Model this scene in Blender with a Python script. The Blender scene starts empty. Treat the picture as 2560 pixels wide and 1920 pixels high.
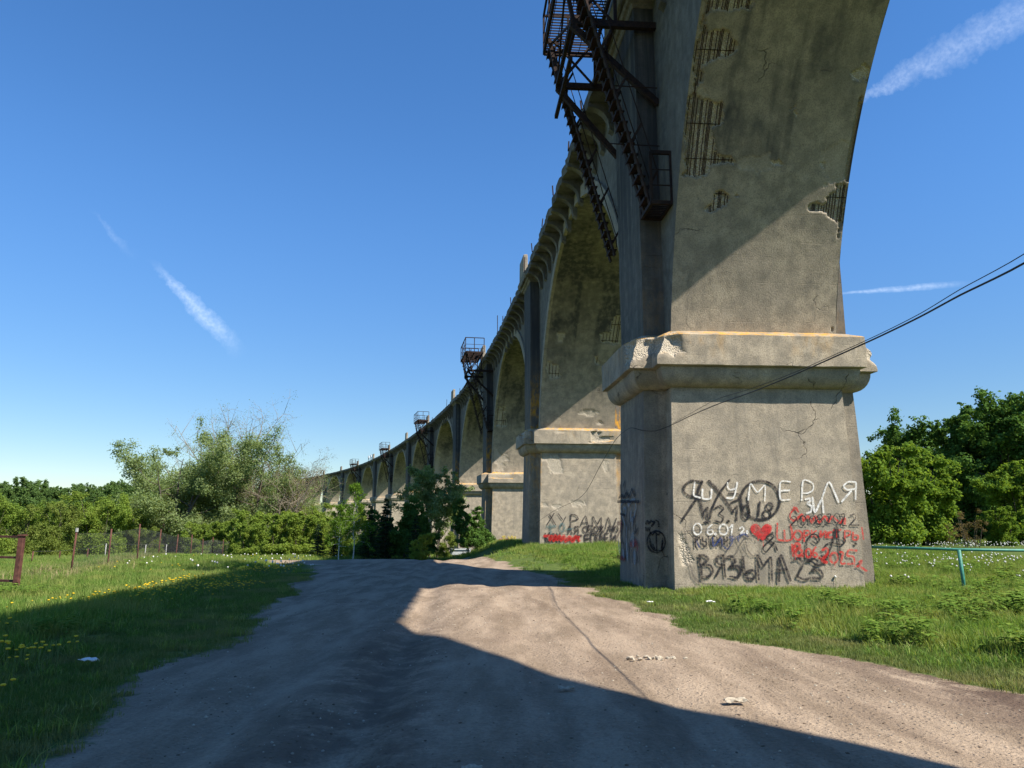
import bpy, bmesh, math, random
import numpy as np
from mathutils import Vector, Matrix

# ------------------------------------------------------------------ camera, sky, sun, exposure
HC = 1.62                      # eye height above the road
F, PITCH = 1857.0, 0.1789      # focal length in photo pixels (2560 wide), upward pitch
SC = bpy.context.scene
COL = SC.collection
cam_d = bpy.data.cameras.new('camera')
cam_d.sensor_width = 36.0
cam_d.lens = F / 2560.0 * 36.0
cam_d.clip_start, cam_d.clip_end = 0.1, 20000.0
cam = bpy.data.objects.new('camera', cam_d)
cam.location = (0, 0, HC)
cam.rotation_euler = (math.pi / 2 + PITCH, 0, 0)
COL.objects.link(cam)
SC.camera = cam

SUN = Vector((0.745, -0.48, 1.0)).normalized()      # towards the sun
SUN_EL = math.asin(SUN.z)
SUN_AZ = math.atan2(SUN.x, SUN.y)
SKY_STRENGTH, SUN_STRENGTH, EXPOSURE = 0.092, 4.3, 1.12

W = bpy.data.worlds.new('World')
SC.world = W
W.use_nodes = True
def build_world():
    nt = W.node_tree
    nt.nodes.clear()
    N, L = nt.nodes.new, nt.links.new
    out = N('ShaderNodeOutputWorld'); bg = N('ShaderNodeBackground')
    sky = N('ShaderNodeTexSky'); sky.sky_type = 'NISHITA'; sky.sun_disc = False
    sky.sun_elevation = SUN_EL; sky.sun_rotation = SUN_AZ
    sky.altitude = 0; sky.air_density = 1.0; sky.dust_density = 0.0; sky.ozone_density = 4.0
    bg.inputs['Strength'].default_value = SKY_STRENGTH
    tc = N('ShaderNodeTexCoord')
    hs = N('ShaderNodeHueSaturation'); hs.inputs['Saturation'].default_value = 1.22; hs.inputs['Hue'].default_value = 0.504
    hs.inputs['Value'].default_value = 1.0
    L(sky.outputs[0], hs.inputs['Color'])
    cur = hs.outputs[0]
    sx = N('ShaderNodeSeparateXYZ'); L(tc.outputs['Generated'], sx.inputs[0])
    rg = N('ShaderNodeMapRange'); rg.interpolation_type = 'SMOOTHSTEP'
    for nm, q in (('From Min', 0.0), ('From Max', 0.45), ('To Min', 0.60), ('To Max', 1.0)): rg.inputs[nm].default_value = q
    L(sx.outputs[2], rg.inputs['Value'])
    mu = N('ShaderNodeVectorMath'); mu.operation = 'SCALE'; L(cur, mu.inputs[0]); L(rg.outputs[0], mu.inputs['Scale']); cur = mu.outputs[0]
    def ray(px, py):
        v = Vector(((px - 1280) / F, 1.0, (960 - py) / F))
        c, s = math.cos(PITCH), math.sin(PITCH)
        return Vector((v.x, v.y * c - v.z * s, v.y * s + v.z * c)).normalized()
    def math_n(op, a, b=None, clamp=False):
        m = N('ShaderNodeMath'); m.operation = op; m.use_clamp = clamp
        for k, q in enumerate((a, b)):
            if q is None: continue
            if isinstance(q, (int, float)): m.inputs[k].default_value = q
            else: L(q, m.inputs[k])
        return m.outputs[0]
    def dot(v):
        m = N('ShaderNodeVectorMath'); m.operation = 'DOT_PRODUCT'
        L(tc.outputs['Generated'], m.inputs[0]); m.inputs[1].default_value = v
        return m.outputs['Value']
    def smooth(v, a, b):
        r = N('ShaderNodeMapRange'); r.interpolation_type = 'SMOOTHSTEP'
        r.inputs['From Min'].default_value = a; r.inputs['From Max'].default_value = b
        L(v, r.inputs['Value']); return r.outputs[0]
    # condensation trails: (end a, end b, half width, strength, fade in, ragged)
    trails = [((2140, 255), (2640, -12), 0.021, 0.15, 0.02, 0.7),
              ((372, 648), (600, 880), 0.0125, 0.25, 0.06, 0.8),
              ((2060, 737), (2420, 708), 0.0042, 0.22, 0.05, 0.5),
              ((225, 520), (330, 640), 0.009, 0.10, 0.05, 1.0)]
    for k, (a, b, wd, st, fade, rag) in enumerate(trails):
        A, B = ray(*a), ray(*b)
        n = A.cross(B).normalized(); t = (B - A).normalized()
        off = dot(n)
        nz = N('ShaderNodeTexNoise'); nz.inputs['Scale'].default_value = 55.0
        nz.inputs['Detail'].default_value = 5.0; nz.inputs['Roughness'].default_value = 0.65
        L(tc.outputs['Generated'], nz.inputs['Vector'])
        nz2 = N('ShaderNodeTexNoise'); nz2.inputs['Scale'].default_value = 240.0
        nz2.inputs['Detail'].default_value = 3.0
        L(tc.outputs['Generated'], nz2.inputs['Vector'])
        j = math_n('MULTIPLY', math_n('SUBTRACT', nz.outputs['Fac'], 0.5), 2.2 * wd * rag)
        offj = math_n('ABSOLUTE', math_n('ADD', off, j))
        al = dot(t); la, lb = A.dot(t), B.dot(t)
        f1 = smooth(al, la - 0.004, la + fade); f2 = smooth(al, lb + 0.01, lb - fade)
        taper = math_n('ADD', 0.25, math_n('MULTIPLY', smooth(al, la - 0.01, la + 0.10), 0.75))
        core = math_n('SUBTRACT', 1.0, math_n('DIVIDE', offj, math_n('MULTIPLY', taper, wd)), True)
        fr = math_n('ADD', 0.55, math_n('MULTIPLY', smooth(nz2.outputs['Fac'], 0.3, 0.7), 0.45))
        m = math_n('MULTIPLY', math_n('MULTIPLY', math_n('POWER', core, 0.8), fr),
                   math_n('MULTIPLY', math_n('MULTIPLY', f1, f2), st))
        mix = N('ShaderNodeMix'); mix.data_type = 'RGBA'
        L(m, mix.inputs['Factor']); L(cur, mix.inputs['A'])
        mix.inputs['B'].default_value = (8.0, 8.6, 9.4, 1)
        cur = mix.outputs['Result']
    L(cur, bg.inputs['Color']); L(bg.outputs[0], out.inputs['Surface'])
build_world()
sun_d = bpy.data.lights.new('sun', 'SUN')
sun_d.energy = SUN_STRENGTH; sun_d.angle = math.radians(0.53); sun_d.color = (1.0, 0.925, 0.80)
sun = bpy.data.objects.new('sun', sun_d)
sun.rotation_euler = (-SUN).to_track_quat('-Z', 'Y').to_euler()
sun.location = (20, -15, 40)
COL.objects.link(sun)
SC.view_settings.view_transform = 'Standard'; SC.view_settings.look = 'None'
SC.view_settings.exposure = EXPOSURE; SC.view_settings.gamma = 1.0
SC.view_settings.use_curve_mapping = False
SC.render.film_transparent = False
try:
    SC.cycles.max_bounces = 5; SC.cycles.transparent_max_bounces = 8
    SC.cycles.diffuse_bounces = 4; SC.cycles.glossy_bounces = 1; SC.cycles.transmission_bounces = 2
except Exception: pass

# ------------------------------------------------------------------ small helpers
rnd = random.Random(7)
RNG = np.random.default_rng(11)
cP, sP = math.cos(PITCH), math.sin(PITCH)
def proj(P):
    """world points (n,3) -> photo pixels (2560 wide)"""
    P = np.asarray(P, float); X, Y, Z = P[..., 0], P[..., 1], P[..., 2] - HC
    zc = Y * cP + Z * sP; yc = -Y * sP + Z * cP
    zc = np.where(zc < 0.05, 0.05, zc)
    return np.stack([1280 + F * X / zc, 960 - F * yc / zc], -1)
def ray(px, py):
    x, z = (px - 1280) / F, (960 - py) / F
    return np.array([x, cP - z * sP, sP + z * cP])
def hit_plane(px, py, p0, n):
    d = ray(px, py); o = np.array([0, 0, HC])
    return o + d * (np.dot(np.asarray(p0) - o, n) / np.dot(d, n))
def at_depth(px, py, Y):
    d = ray(px, py); return np.array([0, 0, HC]) + d * (Y / d[1])

_perm = np.random.default_rng(3).random((64, 64, 64))
def vnoise(P, scale=1.0):
    """smooth value noise in 0..1 on world points"""
    Q = np.asarray(P, float) * scale + 1000.0
    i = np.floor(Q).astype(int); f = Q - i; f = f * f * (3 - 2 * f)
    r = 0
    for dx in (0, 1):
        for dy in (0, 1):
            for dz in (0, 1):
                w = (f[..., 0] if dx else 1 - f[..., 0]) * (f[..., 1] if dy else 1 - f[..., 1]) * (f[..., 2] if dz else 1 - f[..., 2])
                r = r + w * _perm[(i[..., 0] + dx) % 64, (i[..., 1] + dy) % 64, (i[..., 2] + dz) % 64]
    return r
def fnoise(P, scale=1.0, o=4):
    a, t, r = 1.0, 0.0, 0.0
    for k in range(o):
        r = r + a * vnoise(np.asarray(P) + 17.3 * k, scale * 2 ** k); t += a; a *= 0.5
    return r / t
def in_poly(q, poly):
    x, y = q[..., 0], q[..., 1]; c = np.zeros(x.shape, bool); n = len(poly)
    for k in range(n):
        x1, y1 = poly[k]; x2, y2 = poly[(k + 1) % n]
        if y1 == y2: continue
        t = ((y1 > y) != (y2 > y)) & (x < (x2 - x1) * (y - y1) / (y2 - y1) + x1)
        c ^= t
    return c
def sstep(a, b, x):
    t = np.clip((np.asarray(x, float) - a) / (b - a), 0, 1); return t * t * (3 - 2 * t)

class MB:
    """collects vertices and faces, builds one mesh object"""
    def __init__(s): s.v = []; s.f = []
    def add(s, vs, fs):
        o = len(s.v); s.v += [tuple(map(float, p)) for p in vs]; s.f += [tuple(o + i for i in f) for f in fs]
    def box(s, c, size, rot=None, taper=1.0):
        x, y, z = [q / 2 for q in size]; vs = []
        for dz in (-1, 1):
            t = taper if dz > 0 else 1
            for dx, dy in ((-1, -1), (1, -1), (1, 1), (-1, 1)): vs.append(Vector((dx * x * t, dy * y * t, dz * z)))
        if rot is not None: vs = [rot @ q for q in vs]
        s.add([q + Vector(c) for q in vs], [(3, 2, 1, 0), (4, 5, 6, 7), (0, 1, 5, 4), (1, 2, 6, 5), (2, 3, 7, 6), (3, 0, 4, 7)])
    def bar(s, a, b, w, h=None):
        """rectangular bar from a to b"""
        a, b = Vector(a), Vector(b); d = b - a; h = h or w
        up = Vector((0, 0, 1)) if abs(d.normalized().z) < 0.95 else Vector((0, 1, 0))
        x = d.cross(up).normalized(); y = x.cross(d).normalized(); vs = []
        for p in (a, b):
            for i, j in ((-1, -1), (1, -1), (1, 1), (-1, 1)): vs.append(p + x * i * w / 2 + y * j * h / 2)
        s.add(vs, [(3, 2, 1, 0), (4, 5, 6, 7), (0, 1, 5, 4), (1, 2, 6, 5), (2, 3, 7, 6), (3, 0, 4, 7)])
    def tube(s, pts, radii, n=6, caps=True):
        pts = [Vector(p) for p in pts]; m = len(pts)
        if not hasattr(radii, '__len__'): radii = [radii] * m
        vs = []; prev = None
        for k in range(m):
            d = (pts[min(k + 1, m - 1)] - pts[max(k - 1, 0)]).normalized()
            if prev is None:
                u = d.orthogonal().normalized()
            else:
                u = (prev - d * prev.dot(d)); u = u.normalized() if u.length > 1e-6 else d.orthogonal().normalized()
            prev = u; w = d.cross(u)
            for q in range(n):
                t = 2 * math.pi * q / n; vs.append(pts[k] + (u * math.cos(t) + w * math.sin(t)) * radii[k])
        fs = [(k * n + q, k * n + (q + 1) % n, (k + 1) * n + (q + 1) % n, (k + 1) * n + q) for k in range(m - 1) for q in range(n)]
        if caps: fs += [tuple(range(n - 1, -1, -1)), tuple((m - 1) * n + q for q in range(n))]
        s.add(vs, fs)
    def build(s, name, mat, parent=None, smooth=False, bevel=0, fixn=False, attrs=None, sharp=None):
        return mesh_obj(name, s.v, s.f, mat, parent, smooth, bevel, fixn, attrs, sharp)

def mesh_obj(name, v, f, mat, parent=None, smooth=False, bevel=0, fixn=False, attrs=None, sharp=None):
    me = bpy.data.meshes.new(name)
    me.from_pydata([tuple(p) for p in v], [], f)
    if fixn or bevel:
        bm = bmesh.new(); bm.from_mesh(me)
        bmesh.ops.recalc_face_normals(bm, faces=bm.faces)
        if bevel:
            bmesh.ops.bevel(bm, geom=[e for e in bm.edges if len(e.link_faces) == 2 and e.calc_face_angle(0) > 0.5], offset=bevel, segments=1, affect='EDGES')
        bm.to_mesh(me); bm.free()
    if attrs:
        for k, a in attrs.items():
            at = me.attributes.new(k, 'FLOAT', 'POINT'); at.data.foreach_set('value', np.asarray(a, np.float32))
    if smooth: me.polygons.foreach_set('use_smooth', [True] * len(me.polygons))
    if sharp: me.set_sharp_from_angle(angle=math.radians(sharp))
    me.materials.append(mat)
    me.update()
    o = bpy.data.objects.new(name, me); COL.objects.link(o)
    if parent is not None: attach(o, parent)
    return o
def attach(o, parent):
    o.parent = parent
    m = Matrix.Identity(4); p = parent; chain = []
    while p is not None: chain.append(p); p = p.parent
    for p in reversed(chain):
        m = m @ p.matrix_parent_inverse @ p.matrix_basis
    o.matrix_parent_inverse = m.inverted()      # children are modelled in world coordinates
def empty(name, loc, rotz=0):
    o = bpy.data.objects.new(name, None); COL.objects.link(o); o.location = loc; o.rotation_euler = (0, 0, rotz)
    o.empty_display_size = 0.5; return o
def tag(o, label=None, cat=None, group=None, kind=None):
    for k, q in (('label', label), ('category', cat), ('group', group), ('kind', kind)):
        if q: o[k] = q
    return o
def child(parent, name, data):
    """part modelled in the parent's own frame"""
    o = bpy.data.objects.new(name, data); COL.objects.link(o); o.parent = parent; return o
def copy_tree(o, parent=None):
    c = o.copy(); COL.objects.link(c)
    if parent is not None: c.parent = parent
    for ch in list(o.children): copy_tree(ch, c)
    return c

# ------------------------------------------------------------------ materials
class NT:
    def __init__(s, name):
        s.m = bpy.data.materials.new(name); s.m.use_nodes = True; s.t = s.m.node_tree
        s.b = s.t.nodes['Principled BSDF']; s.out = s.t.nodes['Material Output']
        s.geo = s.N('ShaderNodeNewGeometry'); s.tc = s.N('ShaderNodeTexCoord')
    def N(s, k): return s.t.nodes.new(k)
    def L(s, a, b): s.t.links.new(a, b)
    def put(s, sock, q):
        if isinstance(q, (int, float)): sock.default_value = q
        elif isinstance(q, (tuple, list)): sock.default_value = tuple(q) + ((1,) if len(q) == 3 and sock.type == 'RGBA' else ())
        else: s.L(q, sock)
    def noise(s, scale, detail=4, rough=0.55, vec=None, dist=0.0):
        n = s.N('ShaderNodeTexNoise'); n.inputs['Scale'].default_value = scale; n.inputs['Detail'].default_value = detail
        n.inputs['Roughness'].default_value = rough; n.inputs['Distortion'].default_value = dist
        s.L(vec if vec is not None else s.geo.outputs['Position'], n.inputs['Vector']); return n.outputs['Fac']
    def voro(s, scale, vec=None, feat='F1'):
        n = s.N('ShaderNodeTexVoronoi'); n.inputs['Scale'].default_value = scale; n.feature = feat
        s.L(vec if vec is not None else s.geo.outputs['Position'], n.inputs['Vector']); return n.outputs['Distance']
    def scalevec(s, v, vec=None):
        m = s.N('ShaderNodeVectorMath'); m.operation = 'MULTIPLY'
        s.L(vec if vec is not None else s.geo.outputs['Position'], m.inputs[0]); m.inputs[1].default_value = v; return m.outputs[0]
    def math(s, op, a, b=None, clamp=False):
        m = s.N('ShaderNodeMath'); m.operation = op; m.use_clamp = clamp
        s.put(m.inputs[0], a)
        if b is not None: s.put(m.inputs[1], b)
        return m.outputs[0]
    def ss(s, v, a, b, lo=0.0, hi=1.0):
        r = s.N('ShaderNodeMapRange'); r.interpolation_type = 'SMOOTHSTEP'
        r.inputs['From Min'].default_value = a; r.inputs['From Max'].default_value = b
        r.inputs['To Min'].default_value = lo; r.inputs['To Max'].default_value = hi
        s.put(r.inputs['Value'], v); return r.outputs[0]
    def mix(s, f, a, b, mode='MIX'):
        m = s.N('ShaderNodeMix'); m.data_type = 'RGBA'; m.blend_type = mode
        s.put(m.inputs['Factor'], f); s.put(m.inputs['A'], a); s.put(m.inputs['B'], b); return m.outputs['Result']
    def attr(s, name, out='Fac'):
        a = s.N('ShaderNodeAttribute'); a.attribute_name = name; return a.outputs[out]
    def sep(s, v):
        n = s.N('ShaderNodeSeparateXYZ'); s.L(v, n.inputs[0]); return n.outputs
    def bump(s, h, strength, dist):
        b = s.N('ShaderNodeBump'); b.inputs['Strength'].default_value = strength; b.inputs['Distance'].default_value = dist
        s.L(h, b.inputs['Height']); s.L(b.outputs[0], s.b.inputs['Normal']); return b
    def done(s, color=None, rough=0.9, spec=0.25):
        if color is not None: s.put(s.b.inputs['Base Color'], color)
        s.put(s.b.inputs['Roughness'], rough); s.b.inputs['Specular IOR Level'].default_value = spec
        return s.m

def concrete(name, base=(0.435, 0.37, 0.28), dark=(0.262, 0.228, 0.178), rough_scale=30.0, bump=0.9, boards=1.0):
    n = NT(name)
    big = n.noise(0.55, 5, 0.6); mid = n.noise(2.6, 6, 0.65); fine = n.noise(rough_scale, 4, 0.7)
    streak = n.noise(1.6, 5, 0.6, n.scalevec((2.2, 2.2, 0.12)))
    xyz = n.sep(n.geo.outputs['Position'])
    # lifts of the board formwork
    zz = n.math('ADD', n.math('MULTIPLY', xyz[2], 2.9), n.math('MULTIPLY', mid, 0.22))
    fr = n.math('FRACT', zz)
    line = n.math('MULTIPLY', n.ss(n.math('ABSOLUTE', n.math('SUBTRACT', fr, 0.5)), 0.46, 0.5), n.ss(n.noise(0.9, 3), 0.45, 0.7)); line = n.math('MULTIPLY', line, boards)
    c = n.mix(n.ss(mid, 0.32, 0.68), dark, base)
    c = n.mix(n.ss(big, 0.40, 0.72, 0.0, 0.6), c, (0.25, 0.222, 0.18))
    c = n.mix(n.ss(n.noise(1.3, 6, 0.7), 0.55, 0.78, 0.0, 0.35), c, (0.46, 0.41, 0.32))
    c = n.mix(n.ss(streak, 0.52, 0.78, 0.0, 0.55), c, (0.13, 0.122, 0.108))
    c = n.mix(n.ss(fine, 0.36, 0.56, 0.55, 0.0), c, (0.15, 0.13, 0.10))
    c = n.mix(n.ss(n.noise(0.42, 6, 0.68, n.scalevec((1, 1, .6))), 0.56, 0.66, 0.0, 0.45), c, (0.16, 0.142, 0.118))
    c = n.mix(n.ss(n.noise(0.75, 5, 0.65, n.scalevec((1.1, 1.1, .5))), 0.60, 0.70, 0.0, 0.32), c, (0.46, 0.405, 0.32))
    c = n.mix(n.math('MULTIPLY', line, 0.35), c, (0.10, 0.09, 0.08))
    # dark staining and painted-in shade, its own attribute
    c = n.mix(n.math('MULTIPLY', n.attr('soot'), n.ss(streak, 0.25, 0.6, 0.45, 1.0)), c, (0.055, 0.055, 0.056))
    # fresh broken concrete
    sp = n.attr('spall'); agg = n.voro(26.0)
    spc = n.mix(n.ss(agg, 0.1, 0.6), (0.64, 0.57, 0.46), (0.40, 0.35, 0.275))
    c = n.mix(n.math('MULTIPLY', sp, n.ss(n.noise(9, 5), 0.1, 0.3)), c, spc)
    # lichen on the weathered tops
    nz = n.sep(n.geo.outputs['Normal'])[2]
    li = n.math('MAXIMUM', n.attr('lichen'), n.math('MULTIPLY', n.ss(nz, 0.45, 0.75), n.attr('ledge')))
    li = n.math('MULTIPLY', li, n.math('MULTIPLY', n.ss(n.noise(5.0, 6, 0.75, n.scalevec((1, 1, .35))), 0.40, 0.60), n.ss(n.noise(1.4, 4, 0.6), 0.34, 0.56, 0.12, 1.0)), True)
    c = n.mix(n.math('MULTIPLY', li, 0.85), c, (0.60, 0.30, 0.025))
    cr = n.N('ShaderNodeTexVoronoi'); cr.feature = 'DISTANCE_TO_EDGE'; cr.inputs['Scale'].default_value = 0.55
    dv = n.N('ShaderNodeVectorMath'); dv.operation = 'ADD'
    nv = n.N('ShaderNodeTexNoise'); nv.inputs['Scale'].default_value = 1.5; nv.inputs['Detail'].default_value = 6
    n.L(n.geo.outputs['Position'], nv.inputs['Vector']); n.L(n.geo.outputs['Position'], dv.inputs[0]); n.L(nv.outputs['Color'], dv.inputs[1])
    n.L(dv.outputs[0], cr.inputs['Vector'])
    crack = n.math('MULTIPLY', n.ss(cr.outputs['Distance'], 0.008, 0.0), n.ss(n.noise(0.7, 2), 0.58, 0.66))
    c = n.mix(n.math('MULTIPLY', crack, 0.7), c, (0.05, 0.045, 0.04))
    h = n.math('ADD', n.math('MULTIPLY', fine, 0.6), n.math('MULTIPLY', n.noise(70, 2), 0.35))
    h = n.math('SUBTRACT', h, n.math('MULTIPLY', n.ss(n.voro(14.0), 0.16, 0.05), 0.5))
    h = n.math('ADD', h, n.math('MULTIPLY', n.math('MULTIPLY', sp, agg), 2.2))
    h = n.math('SUBTRACT', h, n.math('MULTIPLY', line, 0.8)); h = n.math('SUBTRACT', h, n.math('MULTIPLY', crack, 1.5))
    n.bump(h, bump, 0.02)
    return n.done(c, 0.93, 0.15)

def plain(name, col, rough=0.8, var=0.35, scale=8.0, metal=0.0, bump=0.0):
    n = NT(name)
    d = tuple(q * (1 - var) for q in col)
    c = n.mix(n.ss(n.noise(scale, 5, 0.65), 0.3, 0.7), d, col)
    n.b.inputs['Metallic'].default_value = metal
    if bump: n.bump(n.noise(scale * 4, 4), bump, 0.01)
    return n.done(c, rough, 0.3)

def rust(name, a=(0.045, 0.026, 0.020), b=(0.018, 0.014, 0.014), c2=(0.13, 0.055, 0.03)):
    n = NT(name)
    c = n.mix(n.ss(n.noise(6, 5, 0.7), 0.35, 0.65), b, a)
    c = n.mix(n.ss(n.noise(17, 5, 0.7), 0.55, 0.75, 0, 0.6), c, c2)
    n.bump(n.noise(60, 4), 0.5, 0.006)
    return n.done(c, 0.85, 0.2)

def paint(name, col, alpha=0.85, edge=0.35, rag=9.0):
    """spray paint soaked into rough concrete; u runs across the stroke"""
    n = NT(name)
    uv = n.sep(n.attr('across', 'Vector'))
    soft = n.ss(n.math('ABSOLUTE', n.attr('across')), 1.0, 1.0 - edge)
    pit = n.ss(n.noise(22.0, 4, 0.7), 0.33, 0.52, 0.25, 1.0)
    patch = n.ss(n.noise(rag, 4, 0.6), 0.28, 0.6, 0.55, 1.0)
    a = n.math('MULTIPLY', n.math('MULTIPLY', soft, pit), n.math('MULTIPLY', patch, alpha), True)
    n.L(a, n.b.inputs['Alpha'])
    n.bump(n.noise(22, 4, 0.7), 0.6, 0.02)
    return n.done(col, 0.8, 0.2)

def leafmat(name, c1, c2, c3=None, trans=0.45, field=None):
    n = NT(name)
    v = n.attr('tint')
    c = n.mix(v, c1, c2)
    if field:
        c = n.mix(n.ss(n.noise(0.55, 4, 0.6), 0.42, 0.68, 0.0, 0.75), c, field[0]); c = n.mix(n.ss(n.noise(1.7, 4, 0.6), 0.52, 0.72, 0.0, 0.7), c, field[1])
    if c3: c = n.mix(n.ss(v, 0.82, 1.0, 0, 0.8), c, c3)
    n.t.nodes.remove(n.b)
    d = n.N('ShaderNodeBsdfDiffuse'); t = n.N('ShaderNodeBsdfTranslucent')
    n.L(c, d.inputs['Color'])
    tcol = n.mix(1.0, c, (1.25, 1.15, 0.55), 'MULTIPLY'); n.L(tcol, t.inputs['Color'])
    m = n.N('ShaderNodeMixShader'); m.inputs[0].default_value = trans
    n.L(d.outputs[0], m.inputs[1]); n.L(t.outputs[0], m.inputs[2])
    n.L(m.outputs[0], n.out.inputs['Surface'])
    return n.m

def barkmat(name, a, b, scale=9.0):
    n = NT(name)
    c = n.mix(n.ss(n.noise(scale, 5, 0.7, n.scalevec((1, 1, .25))), 0.35, 0.65), a, b)
    n.bump(n.noise(scale * 3, 4, 0.6, n.scalevec((1, 1, .3))), 0.7, 0.02)
    return n.done(c, 0.95, 0.1)
def birchbark(name):
    n = NT(name)
    c = n.mix(n.ss(n.noise(5, 4, 0.6, n.scalevec((1, 1, 4.0))), 0.56, 0.64), (0.62, 0.60, 0.55), (0.04, 0.035, 0.03))
    return n.done(c, 0.8, 0.2)

M = {}
M['concrete'] = concrete('weathered_concrete')
M['concrete_near'] = concrete('roughcast_concrete', boards=0.35)
M['concrete_soot'] = concrete('blackened_concrete', (0.15, 0.142, 0.128), (0.07, 0.067, 0.062))
M['concrete_dark'] = concrete('sooty_concrete', (0.27, 0.25, 0.215), (0.14, 0.132, 0.118))
M['rebar'] = rust('rusty_rebar', (0.05, 0.024, 0.014), (0.02, 0.013, 0.01), (0.16, 0.06, 0.025))
M['rust'] = rust('rusty_stair_steel')
M['rust_post'] = rust('rusty_fence_paint', (0.13, 0.055, 0.042), (0.07, 0.03, 0.025), (0.22, 0.12, 0.08))
M['galv'] = plain('galvanised_wire', (0.20, 0.20, 0.19), 0.6, 0.4, 20, 0.3)
M['pale_post'] = plain('pale_pipe', (0.42, 0.42, 0.40), 0.6, 0.4, 14)
M['turq'] = plain('turquoise_paint', (0.06, 0.26, 0.20), 0.5, 0.35, 12, 0, 0.2)
M['cable'] = plain('black_cable', (0.012, 0.012, 0.014), 0.5, 0.2)
M['white_sheet'] = plain('pale_sheet_metal', (0.50, 0.53, 0.55), 0.5, 0.3, 6)
M['stone'] = plain('pale_rubble', (0.46, 0.40, 0.31), 0.9, 0.4, 30, 0, 0.5)
M['paper'] = plain('white_litter', (0.72, 0.72, 0.70), 0.7, 0.15)
PAINT = {'w': paint('white_paint', (0.74, 0.73, 0.70), 0.9, 0.55), 'k': paint('black_paint', (0.018, 0.018, 0.023), 1.0, 0.75),
         'K': paint('black_marker', (0.012, 0.012, 0.02), 0.9, 0.3), 'g': paint('grey_paint', (0.05, 0.05, 0.055), 0.55, 0.8),
         'r': paint('red_paint', (0.50, 0.024, 0.022), 0.82, 0.4), 'R': paint('heart_red_paint', (0.46, 0.028, 0.03), 0.95, 0.2, 5),
         'b': paint('blue_paint', (0.03, 0.055, 0.17), 0.75, 0.6), 'y': paint('yellow_paint', (0.55, 0.42, 0.06), 0.75, 0.5),
         't': paint('teal_paint', (0.06, 0.14, 0.15), 0.6, 0.6), 'o': paint('dull_red_paint', (0.22, 0.02, 0.03), 0.7, 0.7),
         'l': paint('pale_blue_paint', (0.26, 0.32, 0.38), 0.6, 0.7)}

# ------------------------------------------------------------------ terrain
_rl = np.array([(-30, -2.6), (0, -2.7), (5, -3.2), (7, -3.7), (12.3, -4.5), (18.4, -5.6), (26, -6.6), (34, -8.4), (37.5, -12.5), (42, -14), (47, -11), (60, -9)])
_rr = np.array([(-30, 9), (0, 9), (5, 6.9), (7.4, 5.4), (9.3, 4.5), (12, 2.9), (19, 2.2), (24, 1.5), (38, -.6), (46, -1.8), (60, -4)])
def road_l(y): return np.interp(y, _rl[:, 0], _rl[:, 1])
def road_r(y): return np.interp(y, _rr[:, 0], _rr[:, 1])
def dirt_mask(x, y):
    P = np.stack([x, y, 0 * x], -1)
    n = (fnoise(P, 0.55, 5) - 0.5) * 2.6 * np.clip(0.35 + y / 30.0, 0.45, 1.1)
    d = np.minimum(x - road_l(y), road_r(y) - x) + n * 0.8
    m = sstep(-0.65, 0.55, d)
    m = m * (1 - sstep(50, 60, y))
    # trampled bare spots in the left verge
    s = sstep(0.60, 0.70, fnoise(P * np.array([1, .35, 1]) + 50, 0.5, 3)) * sstep(-7.5, -5.0, x - 0 * y) * (x < road_l(y)) * (y < 22)
    return np.maximum(m, 0.75 * s)
def ground_z(x, y):
    x = np.asarray(x, float); y = np.asarray(y, float)
    zr = np.interp(y, [-50, 0, 40, 75, 140, 4000], [0, 0, -.50, -2.55, -4.45, -4.6])
    zl = np.interp(y, [-50, 0, 28, 60, 129, 4000], [0, 0, -.38, -1.6, -4.0, -4.6])
    zq = np.interp(y, [-50, 0, 12, 30, 45, 54, 100, 160, 4000], [0, 0, -.17, -.2, -.1, -.1, -2.6, -4.4, -4.6])
    wl = sstep(-3.0, -9.0, x - road_l(y) + 3); wr = sstep(-1.0, 3.0, x - road_r(y))
    z = zr * (1 - wl) * (1 - wr) + zl * wl * (1 - wr) + zq * wr
    z = z + 14.0 * sstep(250, 430, y + 0.15 * x)
    P = np.stack([x, y, 0 * x], -1)
    near = 1 - sstep(60, 120, np.hypot(x, y))
    z = z + near * (fnoise(P, 0.16, 3) - 0.5) * 0.14 + near * (fnoise(P + 7, 3.1, 3) - 0.5) * 0.016 + near * (fnoise(P, 0.9, 4) - 0.5) * 0.022
    # wheel ruts and the worn hump between them
    on = sstep(0, 1.2, np.minimum(x - road_l(y), road_r(y) - x)) * near
    wob = (fnoise(np.stack([y, 0 * y, 0 * y], -1), 0.25, 3) - 0.5) * 0.8
    for c, w, dep in ((-1.35, .30, .09), (-2.45, .26, .05), (0.45, .28, .035), (1.5, .28, .03)):
        cx = c - 0.07 * (y - 7) + wob
        z = z - on * dep * np.exp(-((x - cx) / w) ** 2)
    return z
def gz(x, y): return float(ground_z(np.array([x]), np.array([y]))[0])

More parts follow.
